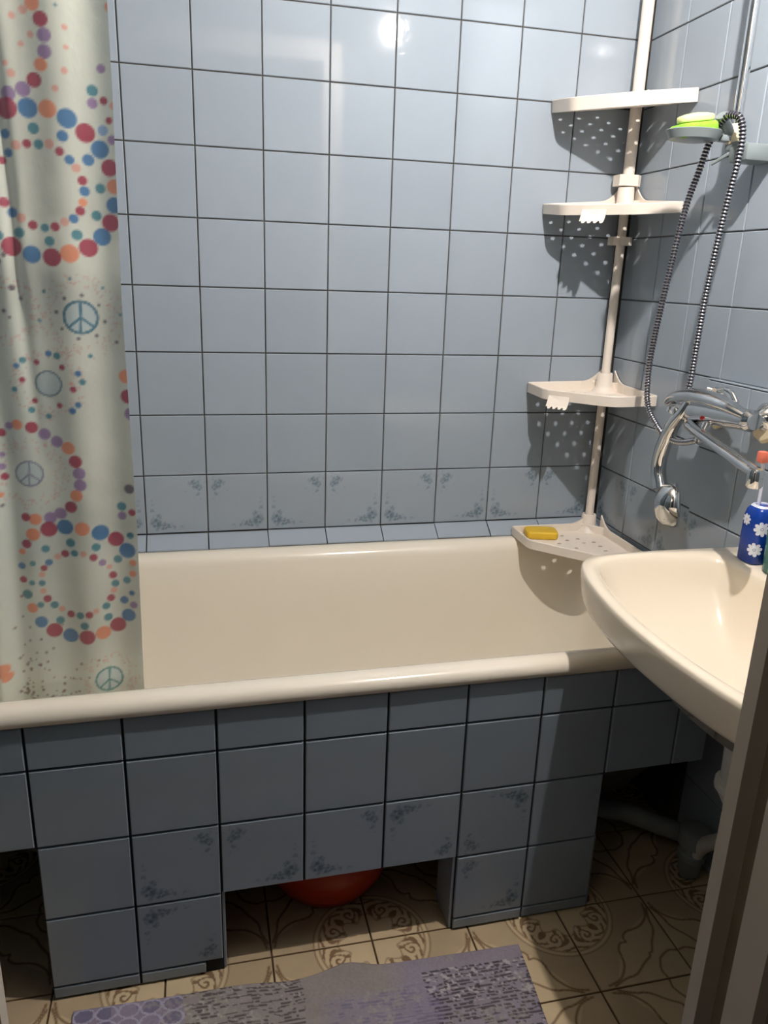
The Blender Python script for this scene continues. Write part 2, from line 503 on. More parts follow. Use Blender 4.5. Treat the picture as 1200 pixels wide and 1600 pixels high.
# floor tiles, 20 cm, medallions round every second corner
FX = [0.04 + .2 * i for i in range(-3, 7)]; FY = [-0.745 + .2 * j for j in range(-4, 4)]
for i in range(len(FX) - 1):
    for j in range(len(FY) - 1):
        x0, x1 = max(FX[i], XL), min(FX[i + 1], XR - .001); y0, y1 = max(FY[j], YF), min(FY[j + 1], -0.0)
        if x1 - x0 < .02 or y1 - y0 < .02: continue
        full = (x1 - x0 > .199 and y1 - y0 > .199)
        # corner (0.04, -0.745) + multiples of 0.4 carry medallions
        mi_ = ((i - 3) % 2 == 0); mj_ = ((j - 4) % 2 == 0)
        # printed mesh has its medallion at local (-x, -z)
        ang = {(True, True): 0, (False, True): 90, (False, False): 180, (True, False): 270}[(mi_, mj_)]
        if full:
            me = tile_mesh(.2 - .003, .2 - .003, .0035, 'floor', 'floor_tile', bev=.001, n=84)
        else:
            me = tile_mesh(round(x1 - x0 - .003, 4), round(y1 - y0 - .003, 4), .0035, None, 'floor_tile', bev=.001); ang = 0
        o = bpy.data.objects.new('tile', me); COL.objects.link(o); o.parent = floor
        o.location = ((x0 + x1) / 2, (y0 + y1) / 2, -0.0035)
        o.rotation_euler = (Matrix.Rotation(math.radians(ang), 4, 'Z') @ Matrix.Rotation(-math.pi / 2, 4, 'X') @ Matrix.Rotation(random.uniform(-.002, .002), 4, 'X')).to_euler()

# slanted curb of half tiles along the back rim of the tub
curb = struct('trim_1', 'slanted row of narrow blue tiles sealing tub rim to back wall', 'trim')
ang = math.atan2(.043, .030)
for a, b in zip(XS, XS[1:]):
    if b - a < .012: continue
    bx = min(b, XR)
    w = bx - a - J
    bm = bmesh.new()
    pr = [(0.0, .6300), (-.006, .6295), (-.0455, .6035), (-.0455, .6000), (0.0, .6000)]
    loft(bm, [[Vector((s * w / 2, y, z)) for y, z in pr] for s in (-1, 1)])
    o = link('curb_tile', mesh_from(bm, MT['tile']), curb, ((a + bx) / 2, 0, 0), (random.uniform(-.004, .004), 0, random.uniform(-.01, .01)))

# ------------------------------------------------------------------ bathtub
SK = 0.0104
def rrect(x0, x1, y0, y1, r, z, skew=1.0, n=10):
    pts = []
    for cx, cy, a0 in ((x1 - r, y1 - r, 0), (x0 + r, y1 - r, 90), (x0 + r, y0 + r, 180), (x1 - r, y0 + r, 270)):
        for k in range(n + 1):
            a = math.radians(a0 + 90 * k / n)
            pts.append([cx + r * math.cos(a), cy + r * math.sin(a)])
    # extra points on the long sides come from resampling
    P = resample([Vector((a, b, 0)) for a, b in pts], 160)
    out = []
    for p in P:
        wgt = max(0, min(1, -p.y / .76))
        out.append(Vector((p.x, p.y + SK * (p.x - .453) * wgt * skew, z)))
    return out
tx0, tx1, ty0, ty1 = XL + .008, XR - .008, -0.762, -0.030
def sec(i, z, r, il=None, ir=None):
    il = i if il is None else il; ir = i if ir is None else ir
    return rrect(tx0 + il, tx1 - ir, ty0 + i, ty1 - i, r, z)
loops = [sec(.30, .17, .05, .45, .40), sec(.13, .185, .12, .26, .12), sec(.080, .27, .14, .17, .08), sec(.055, .45, .14, .08, .06), sec(.045, .560, .06),
         sec(.010, .566, .03), sec(.001, .571, .03), sec(-.002, .580, .03), sec(.001, .590, .03), sec(.009, .5975, .03), sec(.022, .600, .035),
         sec(.038, .599, .05), sec(.050, .594, .06), sec(.059, .585, .07), sec(.064, .572, .08), sec(.072, .53, .10, .08, .08), sec(.080, .46, .12, .11, .09), sec(.092, .36, .14, .16, .105), sec(.105, .29, .15, .21, .12),
         sec(.125, .245, .15, .27, .145), sec(.155, .220, .14, .33, .18), sec(.20, .208, .12, .40, .23), sec(.30, .204, .05, .52, .33)]
bm = bmesh.new()
loft(bm, loops, mi=lambda i: 1 if i < 4 else 0)
tub = thing('bathtub', 'long cream enamelled bathtub behind the blue tiled apron', 'bathtub', (0, 0, 0))
tb = link('tub_shell', mesh_from(bm, [MT['enamel'], MT['iron']], smooth=True, angle=60), tub)
for (lx, ly) in ((-.05, -.27), (-.05, -.52), (.88, -.27), (.88, -.52)):
    bm = bmesh.new()
    sweep(bm, [(lx, ly, .185), (lx + (.02 if lx > 0 else -.02), ly, .12), (lx + (.03 if lx > 0 else -.03), ly, 0.0)], [.022, .014, .020], 8)
    link('leg', mesh_from(bm, MT['iron'], smooth=True, angle=40), tub)
bm = bmesh.new()
sweep(bm, [(.84, -.39, .2035), (.84, -.39, .2065)], [.030, .028], 24)
link('drain', mesh_from(bm, MT['chrome'], smooth=True, angle=30), tub)

# ------------------------------------------------------------------ tiled apron
apron = thing('tiled_apron', 'blue tiled bathtub apron with two pillars and open gaps at the floor', 'bath panel', (.453, -.7537, 0), (0, 0, SK))
ax = lambda j: (j - 4) * P_
Zr = [.5700, .4858, .3338, .1818, .0298, 0.0]
xl, xr_ = XL + .006 - .453, 1.137 - .453
bm = bmesh.new()
box(bm, xl, xr_, .0035, .020, Zr[2], Zr[0] - .006)
box(bm, ax(2), ax(5), .0035, .020, Zr[3], Zr[2])
box(bm, ax(0), ax(2), .0035, .09, 0, Zr[2] - .06)
box(bm, ax(5), ax(7), .0035, .09, 0, Zr[2] - .06)
box(bm, ax(0), ax(2), .0035, .020, Zr[2] - .06, Zr[2])
box(bm, ax(5), ax(7), .0035, .020, Zr[2] - .06, Zr[2])
link('backing', mesh_from(bm, MT['dark_grout']), apron)
JP = .0042
def ap(j0x, j1x, z0, z1, var=None, flip=False, nm='tile'):
    put_tile(apron, nm, ((j0x + j1x) / 2, .0036, (z0 + z1) / 2), (0, 0, 0), round(j1x - j0x - JP, 4), round(z0 - z1 - JP, 4) if z0 > z1 else round(z1 - z0 - JP, 4), .006, var, 'panel_tile', .004, flip)
for j in range(-2, 9):
    a = max(ax(j), xl); b = min(ax(j + 1), xr_)
    if b - a < .03: continue
    ap(a, b, Zr[0] - .001, Zr[1]); ap(a, b, Zr[1], Zr[2])
    fl = {1: ('A', False), 2: ('B', False), 3: ('A', False), 4: ('B', True), 5: ('A', True)}
    if 0 <= j <= 6:
        v_, f_ = fl.get(j, (None, False))
        ap(a, b, Zr[2], Zr[3], v_, f_)
    if j in (0, 1, 5, 6):
        v_, f_ = {1: ('B', True), 5: ('B', False)}.get(j, (None, False))
        ap(a, b, Zr[3], Zr[4], v_, f_)
        ap(a, b - (.032 if j == 1 else 0), Zr[4], 0.003, nm='plinth_tile')
# tiled cheek of the right pillar and inner cheeks
me = tile_mesh(.084, .178, .005, None, 'panel_tile')
for nm, x_, r_ in (('cheek_tile', ax(5) - .0004, -math.pi / 2), ('cheek_tile', ax(2) + .0004, math.pi / 2), ('cheek_tile', ax(7) + .0004, math.pi / 2)):
    o = link(nm, me, apron, (x_, .047, .092), (0, 0, r_))

# ------------------------------------------------------------------ corner shelf unit
unit = thing('corner_shelf_unit', 'white plastic corner shelf pole with four perforated shelves by the tub', 'corner shelf', (1.207, -.040, .601))
UO = Vector((1.207, -.040, .601))
bm = bmesh.new()
sweep(bm, [(0, 0, .005), (0, 0, .88)], .0115, 20)
link('pole', mesh_from(bm, MT['plastic'], smooth=True, angle=40), unit)
bm = bmesh.new()
sweep(bm, [(0, 0, .88), (0, 0, ZC - .601 - .002)], .0140, 20)
link('upper_pole', mesh_from(bm, MT['plastic'], smooth=True, angle=40), unit)

def round_poly(P, r, n=5):
    out = []
    m = len(P)
    for i in range(m):
        p = Vector(P[i]).to_3d(); a = Vector(P[i - 1]).to_3d(); b = Vector(P[(i + 1) % m]).to_3d()
        ri = r[i] if isinstance(r, (list, tuple)) else r
        d0 = (a - p).normalized(); d1 = (b - p).normalized()
        if ri <= 0: out.append(p); continue
        for k in range(n + 1):
            t = k / n
            q0 = p + d0 * ri; q1 = p + d1 * ri
            out.append(q0 * (1 - t) ** 2 + p * 2 * t * (1 - t) + q1 * t ** 2)
    return out

OFF = [0.0, 0.0]
def shelf_outline(s=1.0):
    # local to the pole: wall corner sits at (+0.036, +0.040); walls at +x and +y
    cx, cy = XR - .002 - UO.x + OFF[0], -.002 - UO.y + OFF[1]
    P = [(cx - .243 * s, cy), (cx - .243 * s, cy - .113 * s), (cx - .118 * s, cy - .243 * s), (cx, cy - .243 * s),
         (cx, cy - .05), (cx - .05, cy)]
    return P

def offset_poly(P, d):
    out = []
    m = len(P)
    for i in range(m):
        p, a, b = P[i], P[i - 1], P[(i + 1) % m]
        e0 = (p - a); e1 = (b - p)
        e0 = e0.normalized() if e0.length > 1e-9 else e1.normalized(); e1 = e1.normalized() if e1.length > 1e-9 else e0
        n0 = Vector((-e0.y, e0.x, 0)); n1 = Vector((-e1.y, e1.x, 0))
        nn = (n0 + n1)
        if nn.length < 1e-6: nn = n0
        nn.normalize()
        out.append(p + nn * (d / max(.4, nn.dot(n0))))
    return out

TH = .0018
def make_shelf(z, s, holes, cup, hooks, lip=.026, sag=0.0, nm='shelf'):
    root = None
    P = round_poly(shelf_outline(s), [.006, .020, .028, .008, .01, .01])
    # orientation: make it counter-clockwise
    A = sum(P[i].x * P[(i + 1) % len(P)].y - P[(i + 1) % len(P)].x * P[i].y for i in range(len(P)))
    if A < 0: P = P[::-1]
    O1 = P; O2 = offset_poly(P, .0045)
    bm = bmesh.new()
    # rim wall
    prof = [(O1, 0.0), (O1, lip - .002), (offset_poly(P, .0015), lip), (offset_poly(P, .0035), lip), (O2, lip - .002), (O2, TH)]
    rings = [[bm.verts.new((p.x, p.y, zz)) for p in lp] for lp, zz in prof]
    n = len(P)
    for a, b in zip(rings, rings[1:]):
        for k in range(n): bm.faces.new((a[k], a[(k + 1) % n], b[(k + 1) % n], b[k]))
    # floor plate with real holes
    for zz, ring in ((0.0, rings[0]), (TH, rings[-1])):
        edges = []
        for k in range(n):
            e = bm.edges.get((ring[k], ring[(k + 1) % n])) or bm.edges.new((ring[k], ring[(k + 1) % n])); edges.append(e)
        hr = []
        for hx, hy, ra, rb, an in holes:
            vs_ = []
            for k in range(8):
                t = 2 * math.pi * k / 8
                u, v = ra * math.cos(t), rb * math.sin(t)
                vs_.append(bm.verts.new((hx + u * math.cos(an) - v * math.sin(an), hy + u * math.sin(an) + v * math.cos(an), zz)))
            hr.append(vs_)
            for k in range(8): edges.append(bm.edges.new((vs_[k], vs_[(k + 1) % 8])))
        bmesh.ops.triangle_fill(bm, edges=edges, use_beauty=True)
        if zz == 0: low = hr
    for a, b in zip(low, hr):
        for k in range(8): bm.faces.new((a[k], a[(k + 1) % 8], b[(k + 1) % 8], b[k]))
    sh = link(nm, mesh_from(bm, MT['plastic'], smooth=True, angle=25), unit, (0, 0, z + .12 * math.tan(math.radians(sag))))
    sh.rotation_euler = Matrix.Rotation(math.radians(-sag), 3, Vector((-1, 1, 0)).normalized()).to_euler()
    # collar gripping the pole
    bm = bmesh.new()
    hgt = cup
    lp = []
    for rr, zz in ((.034, TH), (.026, .010), (.0215, .020), (.020, hgt - .003), (.0185, hgt), (.0135, hgt), (.0128, hgt - .004)):
        lp.append([Vector((rr * math.cos(2 * math.pi * k / 28), rr * math.sin(2 * math.pi * k / 28), zz)) for k in range(28)])
    loft(bm, lp, cap0=False, cap1=False)
    link('collar', mesh_from(bm, MT['plastic'], smooth=True, angle=50), sh)
    # raised back wings of the collar towards both walls
    cx, cy = XR - .003 - UO.x + OFF[0], -.003 - UO.y + OFF[1]
    for dx_, dy_ in ((-1, 0), (0, -1)):
        seg = []
        for t in np.linspace(0, 1, 9):
            d = .028 + .055 * t
            h_ = lip + (hgt + .004 - lip) * (1 - t) ** 2
            seg.append((d, h_))
        bm = bmesh.new()
        for (d0, h0), (d1, h1) in zip(seg, seg[1:]):
            if dx_: c = [(cx - d0, cy - .004), (cx - d1, cy - .004), (cx - d1, cy), (cx - d0, cy)]
            else: c = [(cx - .004, cy - d0), (cx - .004, cy - d1), (cx, cy - d1), (cx, cy - d0)]
            hs = [h0, h1, h1, h0]
            lo = [bm.verts.new((p[0], p[1], .004)) for p in c]; hi = [bm.verts.new((p[0], p[1], h)) for p, h in zip(c, hs)]
            for k in range(4): bm.faces.new((lo[k], lo[(k + 1) % 4], hi[(k + 1) % 4], hi[k]))
            bm.faces.new(hi); bm.faces.new(lo[::-1])
        bmesh.ops.remove_doubles(bm, verts=bm.verts[:], dist=.0002)
        link('back_wing', mesh_from(bm, MT['plastic']), sh)
    if hooks:
        # toothed plate for hanging brushes under the front left edge
        A_ = P0 = Vector((cx - .243 * s + .012, cy - .113 * s - .014)).to_3d(); B_ = Vector((cx - .118 * s, cy - .243 * s)).to_3d()
        d = (Vector((cx - .118 * s, cy - .243 * s, 0)) - Vector((cx - .243 * s, cy - .113 * s, 0))).normalized()
        nrm = Vector((-d.y, d.x, 0));
        if nrm.x + nrm.y > 0: nrm = -nrm
        st = Vector((cx - .243 * s, cy - .113 * s, 0)) + d * hooks[0]
        bm = bmesh.new()
        W = hooks[1]
        pts = [(0, .012), (W, .012), (W, -.006)]
        nt_ = 4
        for k in range(nt_):
            x1 = W - W * k / nt_; x0 = W - W * (k + 1) / nt_; g = (x1 - x0)
            pts += [(x1, -.014), (x1 - g * .15, -.0165), (x1 - g * .5, -.0165), (x1 - g * .65, -.013), (x1 - g * .8, -.0122), (x0 + .0002, -.013)]
        front = [st + d * a + nrm * .0028 + Vector((0, 0, b)) for a, b in pts]
        # bends outward underneath so brushes can hang in the notches
        back = [p - nrm * .0026 for p in front]
        for q in (front, back):
            for p, (a, b) in zip(q, pts):
                if b < 0: p += nrm * (-b * 1.4)
        loft(bm, [front, back])
        link('hook_plate', mesh_from(bm, MT['plastic']), sh)
    return sh

def hole_grid(kind):
    H = []
    cx, cy = XR - .002 - UO.x + OFF[0], -.002 - UO.y + OFF[1]
    if kind == 'round':
        for i in range(11):
            for j in range(11):
                u = .030 + .0240 * i; v = .030 + .0240 * j      # distance from the two walls
                if (i + j) % 2: continue
                if u + v > .325 or u > .226 or v > .226: continue
                if math.hypot(u - .036, v - .038) < .045: continue
                H.append((cx - u, cy - v, .0064, .0054, math.pi / 4))
    elif kind == 'tray':
        pts = [(.124, .039), (.126, .078), (.092, .071), (.091, .105), (.060, .103), (.058, .136), (.062, .172), (.192, .112), (.096, .198), (.160, .100), (.130, .140), (.165, .045), (.045, .205)]
        H = [(cx - u, cy - v, .0066, .0050, 0.2) for u, v in pts]
    else:
        for i in range(10):
            for j in range(10):
                u = .032 + .0225 * i; v = .032 + .0225 * j
                if (i + j) % 2: continue
                if u + v > .31 or u > .222 or v > .222: continue
                if math.hypot(u - .036, v - .038) < .05: continue
                H.append((cx - u, cy - v, .0064, .0054, math.pi / 4))
    return H
OFF[:] = [-.010, -.038]
make_shelf(.0012, 1.07, hole_grid('tray'), .050, None, lip=.024)
OFF[:] = [0.0, 0.0]
make_shelf(.392, 1.0, hole_grid('x'), .052, (.014, .055), lip=.026, sag=2)
make_shelf(.840, 1.0, hole_grid('round'), .056, (.052, .058), lip=.024, sag=7)
make_shelf(1.070, 1.0, hole_grid('round'), .034, None, lip=.028, sag=10)
# clips on the pole
def clip(z, h, w, d):
    bm = bmesh.new()
    loft(bm, [[Vector((a * w, b * d + .002, zz)) for a, b in ((-1, -.6), (-.6, -1), (.6, -1), (1, -.6), (1, .9), (-1, .9))] for zz in (z, z + h)])
    link('pole_clip', mesh_from(bm, MT['plastic']), unit)
clip(.912, .026, .029, .022)
clip(.772, .020, .026, .020)

# yellow soap on the lowest shelf
def bar(name, sx, sy, sz, m, loc, rot, label, cat, rr=.35, dome=0.0):
    bm = bmesh.new()
    n = 40
    def lp(f, z):
        out = []
        for k in range(n):
            t = 2 * math.pi * k / n
            c, s_ = math.cos(t), math.sin(t)
            e = rr
            out.append(Vector((sx * f * math.copysign(abs(c) ** e, c), sy * f * math.copysign(abs(s_) ** e, s_), z)))
        return out
    L_ = [lp(.90, 0), lp(.97, sz * .08), lp(1, sz * .25), lp(1, sz * .7), lp(.97, sz * .88), lp(.90, sz * .97), lp(.6, sz * (1 + dome * .6)), lp(.2, sz * (1 + dome))]
    loft(bm, L_)
    o = link(name, mesh_from(bm, m, smooth=True, angle=70), None, loc, rot)
    return tag(o, label, cat)
bar('soap_bar', .044, .030, .021, MT['yellow_soap'], (1.046, -.078, .6046), (0, 0, math.radians(-14)), 'yellow rectangular soap bar on the lowest corner shelf', 'soap')

# ------------------------------------------------------------------ sink
SZ = .770
outer_c = [(1.2285, -.650), (1.10, -.646), (.975, -.646), (.895, -.652), (.845, -.680), (.816, -.745), (.797, -.83), (.786, -.92), (.784, -1.00), (.788, -1.09), (.800, -1.18), (.824, -1.26), (.870, -1.312), (.95, -1.324), (1.10, -1.326), (1.2285, -1.322)]
def sink_outline():
    P = catmull([Vector((a, b, 0)) for a, b in outer_c], 8)
    return resample(P, 127, closed=False)
base_o = sink_outline()
back_pts = [Vector((1.2285, y, 0)) for y in np.linspace(-1.30, -.67, 25)]
OUT = base_o + back_pts
CEN = Vector((1.03, -.985, 0))
N_S = len(OUT)
# inner bowl outline: rounded D, leaving a deck along the wall
inn_c = [(1.125, -.700), (1.02, -.676), (.93, -.676), (.875, -.700), (.845, -.765), (.826, -.85), (.815, -.94), (.814, -1.03), (.822, -1.12), (.840, -1.20), (.872, -1.265), (.93, -1.293), (1.02, -1.296), (1.125, -1.27), (1.150, -1.20), (1.158, -1.09), (1.158, -.985), (1.158, -.88), (1.150, -.77)]
INN_raw = catmull([Vector((a, b, 0)) for a, b in inn_c], 10, closed=True)
INN_raw = resample(INN_raw, 400)
# match by angle about the centre
def by_angle(loop, pts):
    A = sorted([(math.atan2(p.y - CEN.y, p.x - CEN.x), p) for p in loop], key=lambda q: q[0])
    angs = np.array([a for a, _ in A]); rs = np.array([(p - CEN).length for _, p in A])
    out = []
    for p in pts:
        a = math.atan2(p.y - CEN.y, p.x - CEN.x)
        r = np.interp(a, angs, rs, period=2 * math.pi)
        out.append(CEN + Vector((math.cos(a) * r, math.sin(a) * r, 0)))
    return out
INN = by_angle(INN_raw, OUT)
def osc(f, z, keep_back=True):
    out = []
    for p in OUT:
        q = CEN + (p - CEN) * f
        if keep_back and p.x > 1.2: q.x = max(q.x, 1.2285 - (1 - f) * .05)
        out.append(Vector((q.x, q.y, z)))
    return out
def isc(f, z, c=(1.02, -.985), ):
    c = Vector((c[0], c[1], 0))
    return [Vector(((c + (p - c) * f).x, (c + (p - c) * f).y, z)) for p in INN]
def mix(t, z):
    return [Vector((o_.x * (1 - t) + i_.x * t, o_.y * (1 - t) + i_.y * t, z)) for o_, i_ in zip(OUT, INN)]
loops = [isc(.14, .560), isc(.38, .575), isc(.60, .610), isc(.84, .665), osc(.945, .700), osc(.972, .706), osc(.982, .713), osc(.990, .730), osc(.998, .750), osc(1.0, .760),
         osc(.996, .7665), osc(.986, SZ), mix(.55, SZ), mix(.80, .7685), mix(.95, .764), isc(.99, .757), isc(.965, .742), isc(.92, .715), isc(.85, .690), isc(.74, .660), isc(.58, .632), isc(.40, .612), isc(.22, .604), isc(.11, .601)]
bm = bmesh.new()
loft(bm, loops, cap0=False, cap1=True)
sink = thing('sink', 'cream ceramic wall sink in front of the right wall', 'sink', (0, 0, 0))
link('basin', mesh_from(bm, MT['ceramic'], smooth=True, angle=75), sink)
bm = bmesh.new()
sweep(bm, [(1.02, -.985, .590), (1.02, -.985, .602), (1.02, -.985, .604)], [.030, .030, .024], 24)
link('drain', mesh_from(bm, MT['chrome'], smooth=True, angle=30), sink)
# siphon below the sink
trap = thing('sink_siphon', 'off-white bottle siphon under the sink beside the door frame', 'pipe', (1.02, -.985, .42))
bm = bmesh.new()
sweep(bm, [(0, 0, .20), (0, 0, .135)], .017, 16)
sweep(bm, [(0, 0, .145), (0, 0, .13), (0, 0, .125), (0, 0, .02), (0, 0, .0)], [.024, .033, .034, .030, .020], 24)
link('body', mesh_from(bm, MT['pipe_white'], smooth=True, angle=35), trap)
for z0 in (.115, .03):
    bm = bmesh.new()
    sweep(bm, [(0, 0, z0), (0, 0, z0 + .003), (0, 0, z0 + .018), (0, 0, z0 + .021)], [.033, .039, .039, .033], 16)
    link('union_nut', mesh_from(bm, MT['pipe_white'], smooth=True, angle=30), trap)
bm = bmesh.new()
sweep(bm, catmull([(.02, 0, .09), (.09, 0, .085), (.145, .02, .05), (.15, .05, -.05), (.15, .14, -.20), (.15, .23, -.30), (.15, .26, -.38)], 6), .016, 14)
link('outlet_pipe', mesh_from(bm, MT['pipe_white'], smooth=True, angle=40), trap)
# grey sewer bend on the floor under the sink
wp = thing('sewer_pipe', 'grey plastic sewer bend on the floor under the sink', 'pipe', (1.17, -.725, 0))
bm = bmesh.new()
sweep(bm, [(0, 0, .10), (0, 0, .03), (0, .01, .012)], [.026, .024, .014], 18)
link('bend', mesh_from(bm, MT['pipe_grey'], smooth=True, angle=40), wp)
bm = bmesh.new()
sweep(bm, [(0, 0, .098), (0, 0, .102), (0, 0, .138), (0, 0, .142)], [.026, .033, .033, .026], 18)
sweep(bm, [(0, 0, .062), (0, 0, .066), (0, 0, .080), (0, 0, .084)], [.025, .030, .030, .025], 18)
link('socket', mesh_from(bm, MT['pipe_grey'], smooth=True, angle=40), wp)
bm = bmesh.new()
sweep(bm, [(.02, .06, .075), (-.10, .12, .105), (-.22, .15, .125)], .022, 14)
link('branch_pipe', mesh_from(bm, MT['pipe_grey'], smooth=True, angle=40), wp)

# ------------------------------------------------------------------ shower rail
rail = thing('shower_rail', 'chrome shower rail with cream end cap on the right wall', 'shower rail', (1.19, -.465, 1.55))
bm = bmesh.new(); sweep(bm, [(0, 0, .03), (0, 0, .80)], .0098, 18)
link('rod', mesh_from(bm, MT['chrome'], smooth=True, angle=40), rail)
bm = bmesh.new(); sweep(bm, [(0, 0, .0), (0, 0, .003), (0, 0, .034), (0, 0, .037)], [.0135, .0155, .0145, .012], 18)
link('end_cap', mesh_from(bm, MT['cream_plastic'], smooth=True, angle=40), rail)
bm = bmesh.new()
box(bm, -.014, .051, -.064, -.006, -.036, -.004, bev=.006)
box(bm, -.012, .012, -.03, .012, -.012, .004, bev=.003)
link('wall_bracket', mesh_from(bm, MT['grey_plastic'], smooth=True, angle=40), rail)
bm = bmesh.new()
sweep(bm, [(.0, .0, .76), (.035, 0, .77), (.053, 0, .77)], [.011, .013, .02], 14)
link('top_bracket', mesh_from(bm, MT['grey_plastic'], smooth=True, angle=40), rail)
# slider that holds the hand shower hose
bm = bmesh.new()
sweep(bm, [(-.010, .0, .020), (-.030, .000, .040), (-.038, -.004, .050)], [.010, .011, .012], 14)
sweep(bm, [(-.004, -.012, -.012), (-.03, .02, -.035)], [.004, .003], 8)
link('hose_cradle', mesh_from(bm, MT['grey_plastic'], smooth=True, angle=40), rail)
# soap dish held by the rail
bm = bmesh.new()
def ell(a, b, z, n=32, ox=0, oy=0):
    return [Vector((ox + a * math.cos(2 * math.pi * k / n), oy + b * math.sin(2 * math.pi * k / n), z)) for k in range(n)]
loft(bm, [ell(.030, .025, 0), ell(.050, .038, .003), ell(.058, .044, .018), ell(.056, .042, .0195), ell(.054, .040, .018), ell(.047, .035, .006), ell(.02, .015, .005)])
o = link('soap_dish', mesh_from(bm, MT['grey_plastic'], smooth=True, angle=50), rail, (-.083, .012, .002))
bm = bmesh.new(); box(bm, -.032, 0, -.008, .012, .004, .016, bev=.003)
link('dish_arm', mesh_from(bm, MT['grey_plastic'], smooth=True, angle=40), rail)
DX = Vector((1.107, -.453, 1.559))
o = bar('sponge', .042, .027, .026, MT['green_sponge'], DX, (0, math.radians(-9), math.radians(5)), 'bright green sponge in the grey soap dish on the shower rail', 'sponge', rr=.3)
bar('soap_bar', .040, .020, .013, MT['pale_soap'], DX + Vector((-.000, 0, .0275)), (0, math.radians(-9), math.radians(8)), 'pale yellow oval soap lying on the green sponge', 'soap', rr=.75, dome=.3)

# ------------------------------------------------------------------ shower hose
def ribbed(bm, pts, r, pitch=.0066):
    C = catmull(pts, 14)
    n = int(sum((b - a).length for a, b in zip(C, C[1:])) / pitch)
    Q = resample(C, n * 4, closed=False)
    rad = [r * (.74, 1.0, 1.0, .74)[i % 4] for i in range(len(Q))]
    sweep(bm, Q, rad, 12, mi=lambda i: 0 if i % 4 in (0, 1) else 1)
hose = thing('shower_hose', 'ribbed chrome shower hose looped from the mixer over the rail', 'hose', (0, 0, 0))
bm = bmesh.new()
ribbed(bm, [(1.150, -.548, .972), (1.150, -.512, .960), (1.150, -.475, .954), (1.150, -.430, .959), (1.150, -.394, .976), (1.150, -.352, 1.010), (1.150, -.338, 1.06), (1.150, -.337, 1.133),
            (1.150, -.359, 1.274), (1.150, -.391, 1.43), (1.150, -.420, 1.500), (1.150, -.440, 1.548), (1.152, -.462, 1.582), (1.156, -.486, 1.598)], .0072)
link('hose_loop', mesh_from(bm, [MT['hose_metal'], MT['hose_dark']], smooth=True, angle=60), hose)
bm = bmesh.new()
ribbed(bm, [(1.156, -.486, 1.598), (1.160, -.512, 1.590), (1.164, -.524, 1.56), (1.165, -.521, 1.51), (1.165, -.503, 1.411), (1.165, -.485, 1.277), (1.164, -.480, 1.16), (1.163, -.478, 1.08), (1.160, -.470, 1.050)], .0072)
link('hose_drop', mesh_from(bm, [MT['hose_metal'], MT['hose_dark']], smooth=True, angle=60), hose)

# ------------------------------------------------------------------ mixer tap
mx = thing('mixer_tap', 'chrome bath mixer with long swivel spout on the right wall', 'tap', (1.18, -.55, 1.03))
XW = XR - .0165
for yy in (-.10, .05):
    bm = bmesh.new()
    sweep(bm, [(XW - 1.18, yy, .005), (XW - 1.18 - .006, yy, .005), (XW - 1.18 - .020, yy, .004), (XW - 1.18 - .022, yy, .003)], [.032, .031, .018, .014], 24)
    sweep(bm, [(.030, yy, .003), (-.005, yy, 0)], [.013, .013], 16)
    link('flange', mesh_from(bm, MT['chrome'], smooth=True, angle=50), mx)
    bm = bmesh.new()
    sweep(bm, [(XW - 1.18 + .0005, yy - .002, -.008), (XW - 1.18 - .007, yy - .002, -.008), (XW - 1.18 - .012, yy - .002, -.008)], [.036, .036, .030], 8)
    link('escutcheon', mesh_from(bm, MT['cream_plastic']), mx)
bm = bmesh.new()
sweep(bm, catmull([(0, -.125, .004), (0, -.115, .004), (0, -.06, .002), (-.004, 0, 0), (-.006, .05, -.004), (-.006, .085, -.006), (-.006, .10, -.006)], 4), [.016] * 4 + [.0215] * 4 + [.0235] * 4 + [.025] * 4 + [.0245] * 4 + [.022] * 4 + [.013], 24)
link('body', mesh_from(bm, MT['chrome'], smooth=True, angle=60), mx)
bm = bmesh.new()
pts = catmull([(-.012, .135, .000), (-.014, .110, .014), (-.016, .06, .026), (-.018, .0, .030), (-.016, -.06, .024), (-.012, -.11, .013)], 6)
rads = []
for i in range(len(pts)):
    t = i / (len(pts) - 1); wv = .009 + .018 * math.sin(math.pi * min(1, .12 + t * .86)) ** .7
    rads.append((wv * .62, wv))
sweep(bm, pts, rads, 20)
link('lever', mesh_from(bm, MT['chrome'], smooth=True, angle=60), mx)
bm = bmesh.new()
sweep(bm, [(-.008, .098, -.012), (-.028, .098, -.014), (-.034, .098, -.014)], [.013, .013, .008], 18)
sweep(bm, [(.004, .112, -.022), (-.030, .120, -.012)], [.009, .006], 12)
link('shower_cradle', mesh_from(bm, MT['chrome'], smooth=True, angle=50), mx)
bm = bmesh.new()
sweep(bm, [(-.020, .138, .002), (-.026, .140, .002)], [.0045, .0045], 12)
link('cradle_pin', mesh_from(bm, MT['black'], smooth=True, angle=50), mx)
bm = bmesh.new()
sweep(bm, [(.010, .022, .02), (.010, .022, .038)], [.007, .005], 12)
for k in range(4):
    a = math.pi / 4 + k * math.pi / 2
    sweep(bm, [(.010, .022, .042), (.010 + .016 * math.cos(a), .022 + .016 * math.sin(a), .045)], [.005, .0055], 8)
sweep(bm, catmull([(.014, -.005, .05), (.014, -.025, .046), (.014, -.045, .028)], 4), [.005] * 9, 8)
link('diverter_knob', mesh_from(bm, MT['chrome'], smooth=True, angle=50), mx)
bm = bmesh.new()
sweep(bm, [(-.022, .0, -.006), (-.029, .0, -.012), (-.030, .0, -.0128)], [.005, .004, .002], 14)
link('temperature_mark', mesh_from(bm, MT['red_dot'], smooth=True, angle=50), mx)
bm = bmesh.new()
sweep(bm, [(-.004, .045, -.018), (-.006, .045, -.055)], [.013, .011], 16)
